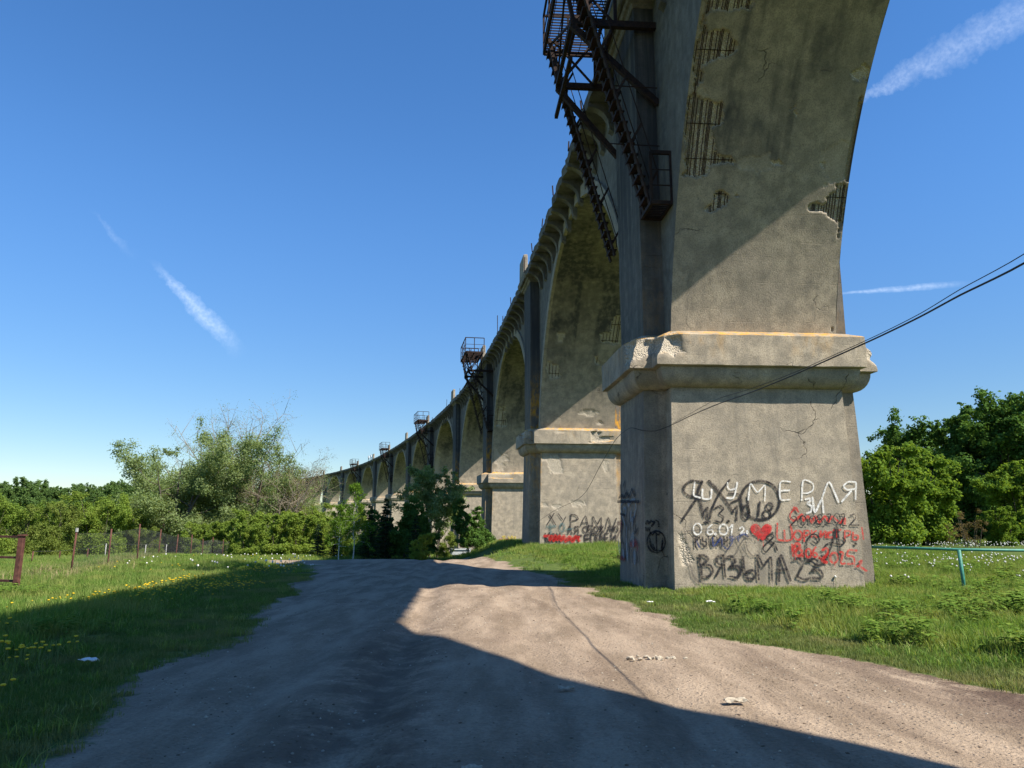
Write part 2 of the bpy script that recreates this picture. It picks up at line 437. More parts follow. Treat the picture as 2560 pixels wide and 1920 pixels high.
def ground_material():
    n = NT('dirt_and_turf')
    P = n.geo.outputs['Position']
    d = n.attr('dirt')
    edge = n.math('ADD', d, n.math('MULTIPLY', n.math('SUBTRACT', n.noise(6.0, 6, 0.7), 0.5), 0.9))
    m = n.ss(edge, 0.36, 0.60)
    track = n.noise(0.8, 5, 0.62, n.scalevec((2.4, .5, 1)))
    big = n.noise(0.32, 4, 0.6)
    c = n.mix(n.ss(track, 0.32, 0.7), (0.235, 0.178, 0.125), (0.42, 0.325, 0.235))
    c = n.mix(n.ss(big, 0.52, 0.7, 0, 0.6), c, (0.20, 0.145, 0.105))
    c = n.mix(n.ss(n.noise(3.2, 5, 0.7), 0.5, 0.75, 0, 0.45), c, (0.45, 0.355, 0.26))
    mud = n.attr('mud')
    xy = n.sep(n.geo.outputs['Position'])
    tr = n.math('SINE', n.math('ADD', n.math('MULTIPLY', n.math('ADD', xy[0], n.math('MULTIPLY', xy[1], .07)), 5.8), n.math('MULTIPLY', n.noise(.35, 3), 9.0)))
    c = n.mix(n.math('MULTIPLY', n.ss(tr, .1, .95), n.ss(n.noise(1.1, 4, .6, n.scalevec((1, .3, 1))), .42, .66, 0, .5)), c, (0.15, 0.108, 0.078))
    c = n.mix(n.math('MULTIPLY', mud, n.ss(n.noise(2.2, 5, 0.7), 0.38, 0.58)), c, (0.085, 0.055, 0.042))
    gr = n.voro(45.0); gr2 = n.voro(16.0)
    c = n.mix(n.ss(gr, 0.16, 0.05, 0, 0.55), c, (0.42, 0.35, 0.28))
    c = n.mix(n.math('MULTIPLY', n.ss(gr2, 0.10, 0.04), n.ss(n.noise(1.3, 3), 0.45, 0.6)), c, (0.10, 0.08, 0.065))
    c = n.mix(n.ss(n.noise(30, 3, 0.7), 0.3, 0.7, 0.35, 0.0), c, (0.12, 0.085, 0.06))
    g = n.mix(n.ss(n.noise(1.2, 4), 0.3, 0.7), (0.06, 0.095, 0.02), (0.11, 0.15, 0.035))
    g = n.mix(n.ss(n.noise(5, 5), 0.55, 0.75, 0, 0.6), g, (0.13, 0.11, 0.055))
    col = n.mix(m, g, c)
    h = n.math('ADD', n.math('MULTIPLY', n.noise(9, 6, 0.7), 1.2), n.math('MULTIPLY', n.ss(gr, 0.3, 0.0), 0.45))
    h = n.math('ADD', h, n.math('MULTIPLY', n.ss(gr2, 0.35, 0.0), 0.5))
    n.bump(h, 0.95, 0.035)
    return n.done(col, 0.96, 0.12)
M['ground'] = ground_material()

def graded(lo, hi, fine_lo, fine_hi, step, grow=1.13):
    a = list(np.arange(fine_lo, fine_hi + 1e-6, step)); s = step; q = a[-1]; up = []
    while q < hi: s *= grow; q += s; up.append(q)
    s = step; q = a[0]; dn = []
    while q > lo: s *= grow; q -= s; dn.append(q)
    return np.array(dn[::-1] + a + up)
def build_ground():
    xs = graded(-3500, 3500, -9.0, 9.0, 0.13); ys = graded(-900, 6000, 2.2, 30.0, 0.13)
    X, Y = np.meshgrid(xs, ys); Z = ground_z(X, Y)
    D = dirt_mask(X, Y)
    nx, ny = len(xs), len(ys)
    V = np.stack([X.ravel(), Y.ravel(), Z.ravel()], 1); Dv = D.ravel()
    mud = (sstep(3.6, 5.0, X) * sstep(11.5, 9.5, Y) * sstep(4.5, 6, Y) * 0.9 + 0.55 * sstep(1.0, .35, np.abs(X + 1.35 + .07 * (Y - 7))) * sstep(2, 5, Y) * sstep(16, 10, Y)).ravel()
    i = np.arange((ny - 1) * (nx - 1)); r, c = i // (nx - 1), i % (nx - 1)
    q = np.stack([r * nx + c, r * nx + c + 1, (r + 1) * nx + c + 1, (r + 1) * nx + c], 1)
    road = Dv[q].mean(1) > 0.5
    for name, sel in (('ground', ~road), ('dirt_road', road)):
        f = q[sel]; used = np.unique(f); mp = np.zeros(len(V), int); mp[used] = np.arange(len(used))
        o = mesh_obj(name, V[used], [tuple(t) for t in mp[f].tolist()], M['ground'], smooth=True, attrs={'dirt': Dv[used], 'mud': mud[used]})
        o['kind'] = 'structure'
build_ground()

# ------------------------------------------------------------------ the viaduct: alignment
S_N, S_0, SHIFT = 26.5, 23.65, 0.55
ks = [.0448, .0475, .0536, .0443, .0213, .0187, .0329, .0463, .0515, .0515, .0515, .05, .05, .05]
def _align():
    x, y, th = 6.472, 21.037, 0.0735
    x -= math.sin(th) * SHIFT; y += math.cos(th) * SHIFT
    P = [(x, y, th)]
    for k in ks:
        h = th + k / 2; x -= S_N * math.sin(h); y += S_N * math.cos(h); th += k; P.append((x, y, th))
    x, y, th = P[0]
    h = th - 0.015; x += S_0 * math.sin(h); y -= S_0 * math.cos(h); P.insert(0, (x, y, th - 0.03))
    x, y, th = P[0]; x += S_N * math.sin(th); y -= S_N * math.cos(th); P.insert(0, (x, y, th))
    return P
PIER = _align()                 # 0,1 stand behind the camera, 2 is the pier with the lettering
NP = len(PIER)
SPAN = [S_N, S_0] + [S_N] * (NP - 3)
LEDGE = [4.8, 4.8, 4.8, 5.35, 4.2, 4.35, 4.05, 5.15, 5.45, 5.5, 5.5, 5.5, 5.5, 5.5, 5.5, 5.5, 5.5]
LEDGE = [q + HC for q in LEDGE]
B, T, TP, A = 2.3, 1.95, 1.4, 2.9          # half widths: body across, body along, pilaster along, pilaster across
ZDB, ZDT, ZCAP = 15.35 + HC, 15.75 + HC, 15.12 + HC
def ploc(j, al, l, z):
    x, y, th = PIER[j]
    return np.stack(np.broadcast_arrays(x - math.sin(th) * al - math.cos(th) * l, y + math.cos(th) * al - math.sin(th) * l, z), -1)
def sloc(j, d, l, z):
    """point in span j, d metres past pier j, l to the left"""
    x, y, th = PIER[j]; k = PIER[j + 1][2] - th
    d = np.asarray(d, float); u = d / SPAN[j]
    h = th + u * k / 2; t = th + u * k
    return np.stack(np.broadcast_arrays(x - np.sin(h) * d - np.cos(t) * l, y + np.cos(h) * d - np.sin(t) * l, z), -1)
def arch_curve(j):
    """(centre height, horizontal and vertical half axes)"""
    return (1.4 + HC, 10.2, 13.6) if j == 1 else (3.41 + HC, 11.39, 11.35)
def soffit(j, step_of):
    z0, a, b = arch_curve(j); half = SPAN[j] / 2
    f0 = math.pi - math.asin((LEDGE[j] - z0) / b); f1 = math.asin((LEDGE[j + 1] - z0) / b)
    ph = [f0]
    while ph[-1] > f1:
        p = ph[-1]; ds = math.hypot(a * math.sin(p), b * math.cos(p)); ph.append(p - step_of(half + a * math.cos(p)) / ds)
    ph[-1] = f1; ph = np.array(ph)
    d = half + a * np.cos(ph); z = z0 + b * np.sin(ph)
    nd, nz = -np.cos(ph) / a, -np.sin(ph) / b; q = np.hypot(nd, nz)
    return d, z, nd / q, nz / q          # normal points into the opening
def zsoff(j, d):
    z0, a, b = arch_curve(j); c = (np.asarray(d, float) - SPAN[j] / 2) / a
    z = np.where(np.abs(c) < 1, z0 + b * np.sqrt(np.clip(1 - c * c, 0, 1)), -99)
    return np.maximum(z, np.where(np.asarray(d) < SPAN[j] / 2, LEDGE[j], LEDGE[j + 1]))

VIA = tag(empty('railway_viaduct', (PIER[2][0], PIER[2][1], gz(PIER[2][0], PIER[2][1])), PIER[2][2]),
          'long curved concrete arch viaduct with spalled soffits, lichen-topped ledges and painted lettering', 'viaduct')

# broken areas traced from the photograph, in photo pixels
def crop(pts, ox, oy, s): return [(ox + x / s, oy + y / s) for x, y in pts]
c2 = lambda p: crop(p, 1650, 0, 2.552)
c4 = lambda p: crop(p, 1050, 600, 2.023)
c3 = lambda p: crop(p, 1450, 780, 2.304)
g_ = lambda p: crop(p, 1680, 1180, 4.254)
SP_BARS = {1: [c2([(330, -120), (640, -120), (590, 0), (545, 75), (335, 62)]),
               c2([(285, 200), (350, 180), (440, 215), (485, 270), (450, 345), (330, 400), (255, 440), (250, 300)]),
               c2([(200, 600), (290, 640), (395, 650), (402, 700), (380, 825), (335, 830), (340, 900), (372, 980), (480, 1040), (470, 1062), (322, 1068), (310, 1112), (150, 1112), (150, 900)]),
               c2([(290, 1330), (345, 1225), (395, 1210), (470, 1262), (420, 1300), (345, 1352)]),
               c2([(950, 1300), (985, 1275), (1060, 1290), (1110, 1185), (1215, 1178), (1200, 1420), (1130, 1402), (1040, 1350), (955, 1330)])],
           2: [c4([(915, 475), (960, 470), (985, 380), (1030, 380), (1012, 525), (965, 520), (920, 516)]), c4([(648, 615), (700, 640), (708, 688), (665, 705), (632, 650)]), c4([(880, 590), (905, 590), (905, 620), (885, 625)])],
           3: [c4([(370, 835), (425, 845), (440, 940), (400, 945), (372, 935)])],
           4: [c4([(215, 900), (235, 900), (232, 1030), (212, 1020)])],
           5: [c4([(68, 1040), (98, 1045), (95, 1180), (62, 1170)])]}
SP_EDGE = {1: [c2([(335, -140), (295, -140), (296, 0), (250, 250), (212, 450), (158, 900), (148, 1110), (200, 1112), (190, 1000), (205, 800), (215, 640), (262, 430), (290, 200), (335, 0)])]}
SP_BARE = {1: [c2([(700, 1040), (755, 1012), (805, 1050), (720, 1072)]), c2([(836, 702), (878, 702), (860, 728)]), c2([(1205, 475), (1290, 425), (1335, 465), (1315, 503), (1212, 503)]), c2([(1020, 1045), (1060, 1040), (1062, 1072), (1030, 1062)])],
           2: [c4([(800, 870), (830, 857), (905, 867), (890, 886), (840, 891)]), c4([(893, 926), (920, 919), (932, 932), (903, 937)]), c4([(628, 400), (655, 400), (645, 450), (632, 445)]), c4([(700, 470), (735, 465), (730, 510), (700, 515)])],
           3: [c4([(362, 1058), (388, 1058), (402, 1090), (440, 1080), (445, 1112), (422, 1132), (424, 1168), (366, 1175), (390, 1140), (362, 1105)])]}
SP_PATCH = {1: [c2([(500, 1060), (555, 990), (690, 975), (705, 1080), (600, 1112)]), c2([(1040, 960), (1150, 878), (1222, 930), (1192, 1150), (1060, 1172)]), c2([(225, 580), (300, 575), (285, 700), (220, 745)])]}

def build_arch(j):
    half = SPAN[j] / 2
    fine = {1: .036, 2: .10, 3: .16}.get(j, .45)
    step = (lambda d: fine if d > half + 1.0 else 0.5) if j in (1, 2, 3) else (lambda d: .45)
    d, z, nd, nz = soffit(j, step)
    nl = int(round(2 * B / (fine if j in (1, 2, 3) else .46)))
    l = np.linspace(B, -B, nl + 1)
    D, Lq = np.meshgrid(d, l, indexing='ij'); Zq = np.repeat(z[:, None], nl + 1, 1)
    P = sloc(j, D, Lq, Zq); px = proj(P)
    seen = D > half
    jit = (np.stack([fnoise(P, 4.0, 4), fnoise(P + 31, 4.0, 4)], -1) - .5) * (46 if j == 1 else 14)
    def mask(polys, jt=1.0):
        m = np.zeros(D.shape, bool)
        for q in polys: m |= in_poly(px + jit * jt, q)
        return m & seen
    bars, edge, bare, patch = [mask(q.get(j, [])) for q in (SP_BARS, SP_EDGE, SP_BARE, SP_PATCH)]
    rec = np.zeros(D.shape)
    rec[bars] = 0.055; rec[edge] = np.maximum(rec[edge], 0.10); rec[bare] = np.maximum(rec[bare], 0.035); rec[patch] = np.maximum(rec[patch], 0.010)
    sp = np.where(bars | edge, 1.0, 0.0); sp = np.where(bare, 0.9, sp); sp = np.where(patch, 0.28, sp)
    rough = (fnoise(P, 9.0, 3) - .5) * 0.07 * (rec > 0.02) + (fnoise(P, 1.1, 3) - .5) * 0.03 * seen
    rec = rec + rough
    if j == 1:      # ragged outer edge on the far side
        re = (l[None, :] < -B + 0.14) & seen & (fnoise(P, 1.6, 4) > 0.56); rec = rec + 0.09 * re; sp = np.maximum(sp, 0.5 * re)
    th = PIER[j][2] + (PIER[j + 1][2] - PIER[j][2]) * D / SPAN[j]
    off = np.stack([-np.sin(th) * nd[:, None], np.cos(th) * nd[:, None], np.repeat(nz[:, None], nl + 1, 1)], -1)
    P2 = P - off * rec[..., None]
    n0, n1 = P.shape[:2]
    f = [(r * n1 + c, r * n1 + c + 1, (r + 1) * n1 + c + 1, (r + 1) * n1 + c) for r in range(n0 - 1) for c in range(n1 - 1)]
    arc = np.concatenate([[0], np.cumsum(np.hypot(np.diff(d), np.diff(z)))])[:, None] + 0 * Lq
    SQ = np.stack([Lq * 2.6, arc * .16, 0 * Lq + j * 9], -1); SQ2 = np.stack([Lq * 1.1, arc * .55, 0 * Lq + j * 5 + 3], -1)
    soot_shade = (0.30 if j == 1 else 0.95) * sstep(6 + HC, 13 + HC, Zq) * fnoise(P, 0.5, 3) * 1.3  # soffit shade painted in towards the crown, on top of real staining
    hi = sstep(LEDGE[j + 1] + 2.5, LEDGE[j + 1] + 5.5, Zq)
    soot_shade = np.clip(soot_shade + hi * (.55 * sstep(.56, .72, fnoise(SQ, 1.0, 4)) + .45 * sstep(.58, .70, fnoise(SQ2, 1.0, 5))) * (1 - np.minimum(sp, 1) * .8), 0, .95)
    arch = mesh_obj('arch', P2.reshape(-1, 3), f, M['concrete_near' if j == 1 else 'concrete'], VIA, smooth=True, attrs={'spall': sp.ravel(), 'soot': soot_shade.ravel()})
    # spandrel walls, both sides
    for side in (1, -1):
        ds = np.unique(np.concatenate([d[::max(1, int(.45 / (fine if j in (1, 2, 3) else .45)))], [0.0, SPAN[j]], np.linspace(0, d.min(), 4), np.linspace(d.max(), SPAN[j], 4)]))
        zb = zsoff(j, ds); zb[(ds < d.min() + 1e-4)] = LEDGE[j]; zb[ds > d.max() - 1e-4] = LEDGE[j + 1]
        rows = np.linspace(0, 1, 9); Zs = zb[:, None] + (ZDB - zb)[:, None] * rows[None]
        Q = sloc(j, ds[:, None] + 0 * Zs, side * (B + .001), Zs); n0, n1 = Zs.shape
        ff = [(r * n1 + c, r * n1 + c + 1, (r + 1) * n1 + c + 1, (r + 1) * n1 + c) for r in range(n0 - 1) for c in range(n1 - 1)]
        mesh_obj('spandrel_wall', Q.reshape(-1, 3), ff, M['concrete_dark'], arch, smooth=False, attrs={'soot': (0.35 + 0 * Zs).ravel()})
        if j != 1 and side == 1:
            # arch ring standing proud of the spandrel
            z0, a, b = arch_curve(j); dd, zz, n1d, n1z = soffit(j, lambda q: .5); R = .55
            mb = MB(); m = len(dd); ring = []
            for q in range(m):
                for (rr, ll) in ((-.002, B - .05), (-.002, B + .13), (R, B + .13), (R, B - .05)):
                    ring.append(sloc(j, dd[q] - n1d[q] * rr, ll, min(zz[q] - n1z[q] * rr, ZDB - .02)))
            mb.add(ring, [(q * 4 + e, q * 4 + (e + 1) % 4, (q + 1) * 4 + (e + 1) % 4, (q + 1) * 4 + e) for q in range(m - 1) for e in range(4)] + [(3, 2, 1, 0), tuple((m - 1) * 4 + e for e in range(4))])
            mb.build('arch_ring', M['concrete'], arch, fixn=True)
    # exposed reinforcement
    if bars.any() or edge.any():
        mb = MB(); msk = bars | edge; pitch = {1: .086}.get(j, .15); col = max(1, int(round(pitch / (2 * B / nl)))); rb = {1: .010, 2: .014}.get(j, .018)
        cols = list(range(2, nl, col))
        for c in cols:
            c = min(nl - 1, max(0, c + rnd.choice((-1, 0, 0, 1)))); run = []
            for r in range(P.shape[0] + 1):
                inside = r < P.shape[0] and msk[r, c]
                if inside: run.append(r)
                elif run:
                    if len(run) >= (4 if j == 1 else 3):
                        rr = run[::max(1, len(run) // 14)] + [run[-1]]
                        mb.tube([P[q, c] - off[q, c] * (0.030 + .012 * rnd.random()) for q in rr], rb, 5)
                    run = []
        per = int(round((.85 if j == 1 else 1.1) / fine)) if j in (1, 2, 3) else 3
        for r in range(per // 2, P.shape[0], per):
            run = []
            for c in range(nl + 2):
                inside = c <= nl and bars[r, c]
                if inside: run.append(c)
                elif run:
                    if len(run) >= 5: mb.tube([P[r, q] - off[r, q] * 0.045 for q in run[::4] + [run[-1]]], rb, 5)
                    run = []
        if mb.v: tag(mb.build('exposed_rebar', M['rebar'], arch, smooth=True), 'rusty reinforcing bars bared in the broken soffit', kind='stuff')
    return arch

def outline(Tq, b, t, a):
    return [(-Tq, -b), (-Tq, b), (-t, b), (-t, a), (t, a), (t, b), (Tq, b), (Tq, -b), (t, -b), (t, -a), (-t, -a), (-t, -b)]
def loft(j, rings, step, cap_top=False):
    """rings: (z, T, b, t, a); returns grid of points (ring, along outline) in world"""
    ref = outline(*rings[0][1:]); seg = [max(1, int(round(math.dist(ref[q], ref[(q + 1) % 12]) / step))) for q in range(12)]
    G = []
    for z, *dim in rings:
        o = outline(*dim); row = []
        for q in range(12):
            p, r = o[q], o[(q + 1) % 12]
            for s in range(seg[q]):
                u = s / seg[q]; row.append((p[0] + (r[0] - p[0]) * u, p[1] + (r[1] - p[1]) * u, z))
        G.append(row)
    G = np.array(G); return ploc(j, G[..., 0], G[..., 1], G[..., 2]), G
def grid_faces(n0, n1):
    return [(r * n1 + c, r * n1 + (c + 1) % n1, (r + 1) * n1 + (c + 1) % n1, (r + 1) * n1 + c) for r in range(n0 - 1) for c in range(n1)]
def ledge_rings(zt):
    e = []; z0 = zt - 1.37
    for p in np.linspace(0, math.pi / 2, 8): e.append((z0 + .5 * (1 - math.cos(p)) , .02 + .36 * math.sin(p)))
    e += [(z0 + .505, .36), (z0 + .52, .50)]
    for z in np.linspace(z0 + .53, zt - .03, 20): e.append((z, .51))
    e += [(zt, .47), (zt + .06, .34), (zt + .13, .18), (zt + .19, .0), (zt + .20, -.06)]
    return e
SHAFT_SP = {2: [g_([(75, 655), (130, 690), (205, 850), (235, 945), (120, 1010), (95, 900)])],
            3: [c4([(610, 1098), (712, 1094), (722, 1187), (650, 1172), (655, 1130), (612, 1116)]), c4([(928, 1118), (946, 1118), (941, 1182), (930, 1172)]), c4([(610, 1334), (640, 1329), (652, 1350), (613, 1356)]), c4([(655, 1345), (716, 1339), (700, 1367)]), c4([(760, 1325), (846, 1319), (840, 1341), (764, 1346)])]}
LEDGE_SP = {2: [c3([(252, 175), (320, 158), (400, 148), (480, 126), (560, 130), (600, 235), (430, 240), (330, 262), (300, 285), (262, 292)]), c3([(1640, 128), (1740, 128), (1740, 205), (1700, 210)]), c3([(1690, 255), (1740, 240), (1740, 300), (1700, 300)])],
            3: [c4([(868, 968), (905, 964), (916, 990), (972, 995), (972, 1016), (868, 1027)]), c4([(500, 965), (560, 955), (555, 1000), (510, 1005)])],
            4: [c4([(345, 1175), (450, 1165), (455, 1200), (380, 1205)])]}
PIERS = []
def build_pier(j):
    x, y, th = PIER[j]; zt = LEDGE[j]; zs = zt - 1.37; zg = gz(x, y) - 0.9
    step = {2: .055, 3: .11, 4: .2}.get(j, .6)
    nr = max(3, int((zs - zg) / step)); rings = []
    for q in range(nr + 1):
        u = q / nr; k = 1 - u
        rings.append((zg + (zs + .02 - zg) * u, T + .17 * k, B + .05 + .17 * k, TP + .02 + .12 * k, A + .06 + .16 * k))
    P, G = loft(j, rings, step); px = proj(P)
    jit = (np.stack([fnoise(P, 4.0, 4), fnoise(P + 31, 4.0, 4)], -1) - .5) * (20 if j == 2 else 12)
    sp = np.zeros(P.shape[:2]); front = (G[..., 0] < -T - .0 + .02)
    for q in SHAFT_SP.get(j, []): sp[in_poly(px + jit, q) & front] = 0.9
    nrm = np.stack([math.sin(th) * np.ones(P.shape[:2]), -math.cos(th) * np.ones(P.shape[:2]), 0 * sp], -1)
    if j in (2, 3):
        P = P - nrm * (sp * .02 + (sp > 0) * (fnoise(P, 8, 3) - .5) * .03)[..., None]
        P = P + ((np.stack([fnoise(P + k, .9, 3) for k in (0, 40, 80)], -1)) - .5) * np.array([.03, .03, 0])
    soot_shade = np.where((np.abs(G[..., 1]) > B + .24), .42, 0.0) * np.ones(sp.shape); lich = np.zeros(sp.shape)  # shade painted into the colour of the shaft's pilaster faces
    if j in (3, 4, 5): lich = np.where((np.abs(G[..., 1]) > B + .02) & (G[..., 0] < .5), .55, 0) * sstep(zg + 2, zs, P[..., 2])
    f = grid_faces(*P.shape[:2])
    pier = mesh_obj('pier', P.reshape(-1, 3), f, M['concrete_near' if j == 2 else 'concrete'], VIA, smooth=True, fixn=False, sharp=40, attrs={'spall': sp.ravel(), 'soot': soot_shade.ravel(), 'lichen': lich.ravel()})
    # ledge: slab over a quarter-round moulding
    lr = ledge_rings(zt); st = {2: .05, 3: .1}.get(j, .4)
    P, G = loft(j, [(z, T + e, B + .03 + e, TP + e, A + .03 + e) for z, e in lr], st); px = proj(P)
    sp = np.zeros(P.shape[:2]); vis = (G[..., 0] < 0)
    jit = (np.stack([fnoise(P, 5.0, 4), fnoise(P + 31, 5.0, 4)], -1) - .5) * (30 if j == 2 else 12)
    for q in LEDGE_SP.get(j, []): sp[in_poly(px + jit, q) & vis] = 1.0
    cx, cy, _ = PIER[j]; toc = np.array([cx, cy, zt - .5]) - P; toc[..., 2] *= .6; toc /= np.linalg.norm(toc, axis=-1, keepdims=True)
    amt = sp * (.07 + .13 * fnoise(P, 7.0, 3)) * sstep(zt - 1.0, zt - .55, P[..., 2])
    if j == 2:   # big chunks gone from the near left corner and the right end
        for (al, ll, rad, dep) in ((-T - .45, B + .45, .55, .34), (-TP - .4, A + .35, .45, .30), (-T - .4, -A - .4, .5, .22), (-TP - .4, -A - .45, .6, .25)):
            c = ploc(j, al, ll, zt); dist = np.linalg.norm(P - c, axis=-1); w = np.clip(1 - dist / rad, 0, 1)
            amt = amt + dep * w * (.6 + .8 * fnoise(P, 6.0, 3)); sp = np.maximum(sp, (w > .12) * 1.0)
    else:
        w = sstep(.62, .72, fnoise(P + 9 * j, .8, 3)) * sstep(zt - .35, zt, P[..., 2]); amt = amt + .1 * w * fnoise(P, 6, 2) ; sp = np.maximum(sp, .8 * w)
    for _ in range(2 if j == 2 else 0):
        amt = (np.roll(amt, 1, 1) + amt + np.roll(amt, -1, 1)) / 3; amt[1:-1] = (amt[:-2] + amt[1:-1] + amt[2:]) / 3
    P = P + toc * amt[..., None] + (np.stack([fnoise(P + k, 2.2, 3) for k in (0, 40, 80)], -1) - .5) * .03
    lichat = 1.0 if j in (2, 3, 4, 5, 6, 7) else .5
    led = mesh_obj('ledge', P.reshape(-1, 3), grid_faces(*P.shape[:2]), M['concrete_near'], pier, smooth=True, sharp=38, attrs={'spall': sp.ravel(), 'ledge': np.full(sp.size, lichat), 'lichen': (.28 * sstep(zt - .9, zt, P[..., 2]) * sstep(.5, .62, fnoise(P * np.array([1, 1, .3]), 1.1, 3)) * (1 if j in (2, 3, 5) else .4)).ravel()})
    # pilasters up to the deck, capitals, parapet blocks
    for side in (1, -1):
        if side == -1 and j > 5: continue
        zz = np.linspace(zt - .05, ZCAP, 22 if j < 6 else 8); rect = [(-TP, B - .1), (-TP, A), (TP, A), (TP, B - .1)]
        seg = 6 if j < 6 else 1; ring = []
        for q in range(4):
            p, r = rect[q], rect[(q + 1) % 4]
            for s in range(seg): ring.append((p[0] + (r[0] - p[0]) * s / seg, p[1] + (r[1] - p[1]) * s / seg))
        ring = np.array(ring)
        G0 = np.repeat(ring[None], len(zz), 0); Zs = np.repeat(zz[:, None], len(ring), 1)
        P = ploc(j, G0[..., 0], side * G0[..., 1], Zs); P = P + (np.stack([fnoise(P + k, .8, 3) for k in (0, 40, 80)], -1) - .5) * .05
        soot_shade = (.60 + .40 * sstep(zt + 1.5, zt + 6, Zs)) * np.where(G0[..., 0] < TP, 1, 1)  # weathering darker upwards, plus shade painted over the whole pilaster
        lich = np.where(G0[..., 0] < -TP + .05, 1, .15) * sstep(zt + 5, zt + 1.0, Zs) * (1.0 if j in (3, 4, 5) else .12)
        pl = mesh_obj('pilaster', P.reshape(-1, 3), grid_faces(len(zz), len(ring)), M['concrete_dark'], pier, fixn=True, smooth=True, sharp=40, attrs={'soot': soot_shade.ravel(), 'lichen': lich.ravel()})
        cr = [(ZCAP - .02, .05), (ZCAP + .1, .07), (ZCAP + .13, .2), (ZCAP + .3, .24), (ZCAP + .31, .38), (ZDT - .02, .42), (ZDT + .06, .40)]
        vs = []
        for z, e in cr:
            for al, ll in ((-TP - e, B - .1), (-TP - e, A + e), (TP + e, A + e), (TP + e, B - .1)): vs.append(ploc(j, al, side * ll, z))
        fs = grid_faces(len(cr), 4) + [tuple((len(cr) - 1) * 4 + q for q in range(4)), (3, 2, 1, 0)]
        mesh_obj('capital', vs, fs, M['concrete_dark'], pier, fixn=True, bevel=.03, attrs=None)
        if j in (3, 4, 5, 6, 7, 8, 9, 10, 11, 12) and side == 1 or j == 2 and side == 1:
            mb = MB(); h = 1.38; pr = []
            for al in (-.95, .95):
                for ll, z in ((2.98, ZDT + .05), (3.30, ZDT + .05), (3.28, ZDT + h * .97), (3.22, ZDT + h), (2.99, ZDT + h)): pr.append(ploc(j, al, ll, z))
            mb.add(pr, [(0, 1, 2, 3, 4), (9, 8, 7, 6, 5)] + [(q, (q + 1) % 5, 5 + (q + 1) % 5, 5 + q) for q in range(5)])
            mb.build('parapet_block', M['concrete'], pier, fixn=True, bevel=.03)
    PIERS.append(pier)
    return pier
PIER_OBJ = {j: build_pier(j) for j in range(NP - 1)}
ARCH_OBJ = {j: build_arch(j) for j in range(NP - 2)}

def build_deck():
    mb = MB(); prev = None; rows = []
    for j in range(NP - 2):
        for d in np.arange(0, SPAN[j] - .01, .3):
            nzv = float(fnoise(np.array([[j * 30 + d, 0, 5.]]), 1.3, 3)[0]) - .5
            el = 3.26 - max(0, nzv) * .55 + rnd.uniform(-.02, .02); up = rnd.uniform(-.03, .035)
            rows.append([sloc(j, d, el, ZDB + rnd.uniform(-.02, .02)), sloc(j, d, el + .02, ZDT + up), sloc(j, d, -3.36, ZDT), sloc(j, d, -3.36, ZDB)])
    n = len(rows)
    mb.add([p for r in rows for p in r], [(k * 4 + e, k * 4 + (e + 1) % 4, (k + 1) * 4 + (e + 1) % 4, (k + 1) * 4 + e) for k in range(n - 1) for e in range(4)] + [(3, 2, 1, 0), tuple((n - 1) * 4 + e for e in range(4))])
    deck = mb.build('deck', M['concrete_soot'], VIA, fixn=True, attrs=None)
    # brackets under the cantilever, one mesh shared by all
    prof = [(B - .02, ZDB - .005), (B + .98, ZDB - .005), (B + .98, ZDB - .16)]
    for q in np.linspace(0, 1, 7): prof.append((B + .92 - .72 * math.sin(q * math.pi / 2) , ZDB - .18 - .62 * (1 - math.cos(q * math.pi / 2)) - .05 * q))
    prof += [(B + .17, ZDB - 1.05), (B - .02, ZDB - 1.18)]
    m = len(prof); cm = MB(); hw = .17
    cm.add([(-l, s * hw, z - ZDB) for s in (-1, 1) for l, z in prof], [tuple(range(m)), tuple(range(2 * m - 1, m - 1, -1))] + [(q, (q + 1) % m, m + (q + 1) % m, m + q) for q in range(m)])
    src = cm.build('bracket', M['concrete_soot'], None, fixn=True, bevel=.0)
    first = True
    for j in range(1, NP - 2):
        sides = (1, -1) if j in (1, 2) else (1,)
        for side in sides:
            nb = 14
            for q in range(nb):
                d = 1.95 + (SPAN[j] - 3.9) * (q + .5) / nb
                if first: o = src; first = False
                else: o = src.copy(); COL.objects.link(o)
                p = sloc(j, d, 0, ZDB); th = PIER[j][2] + (PIER[j + 1][2] - PIER[j][2]) * d / SPAN[j]
                o.location = p; o.rotation_euler = (0, 0, th + (math.pi if side == -1 else 0)); attach(o, deck)
    # stumps of the lost railing along the edge
    for j, d, h in ((2, 24.8, .9), (3, 5.5, .35), (2, 21, .4), (2, 17, .3), (2, 13, .35), (3, 10.5, .3), (3, 14, 1.3), (4, 6, .25), (4, 18.5, .3), (5, 5.0, .9), (5, 20, .3), (1, 21, .3), (2, 8.5, .3), (2, 5.2, .25)):
        mb = MB(); p = sloc(j, d, 3.33, ZDT - .15); mb.bar(p, p + np.array([rnd.uniform(-.05, .05), 0, h + .15]), .06, .05)
        mb.build('railing_stump', M['rust'], deck)
    return deck
DECK = build_deck()

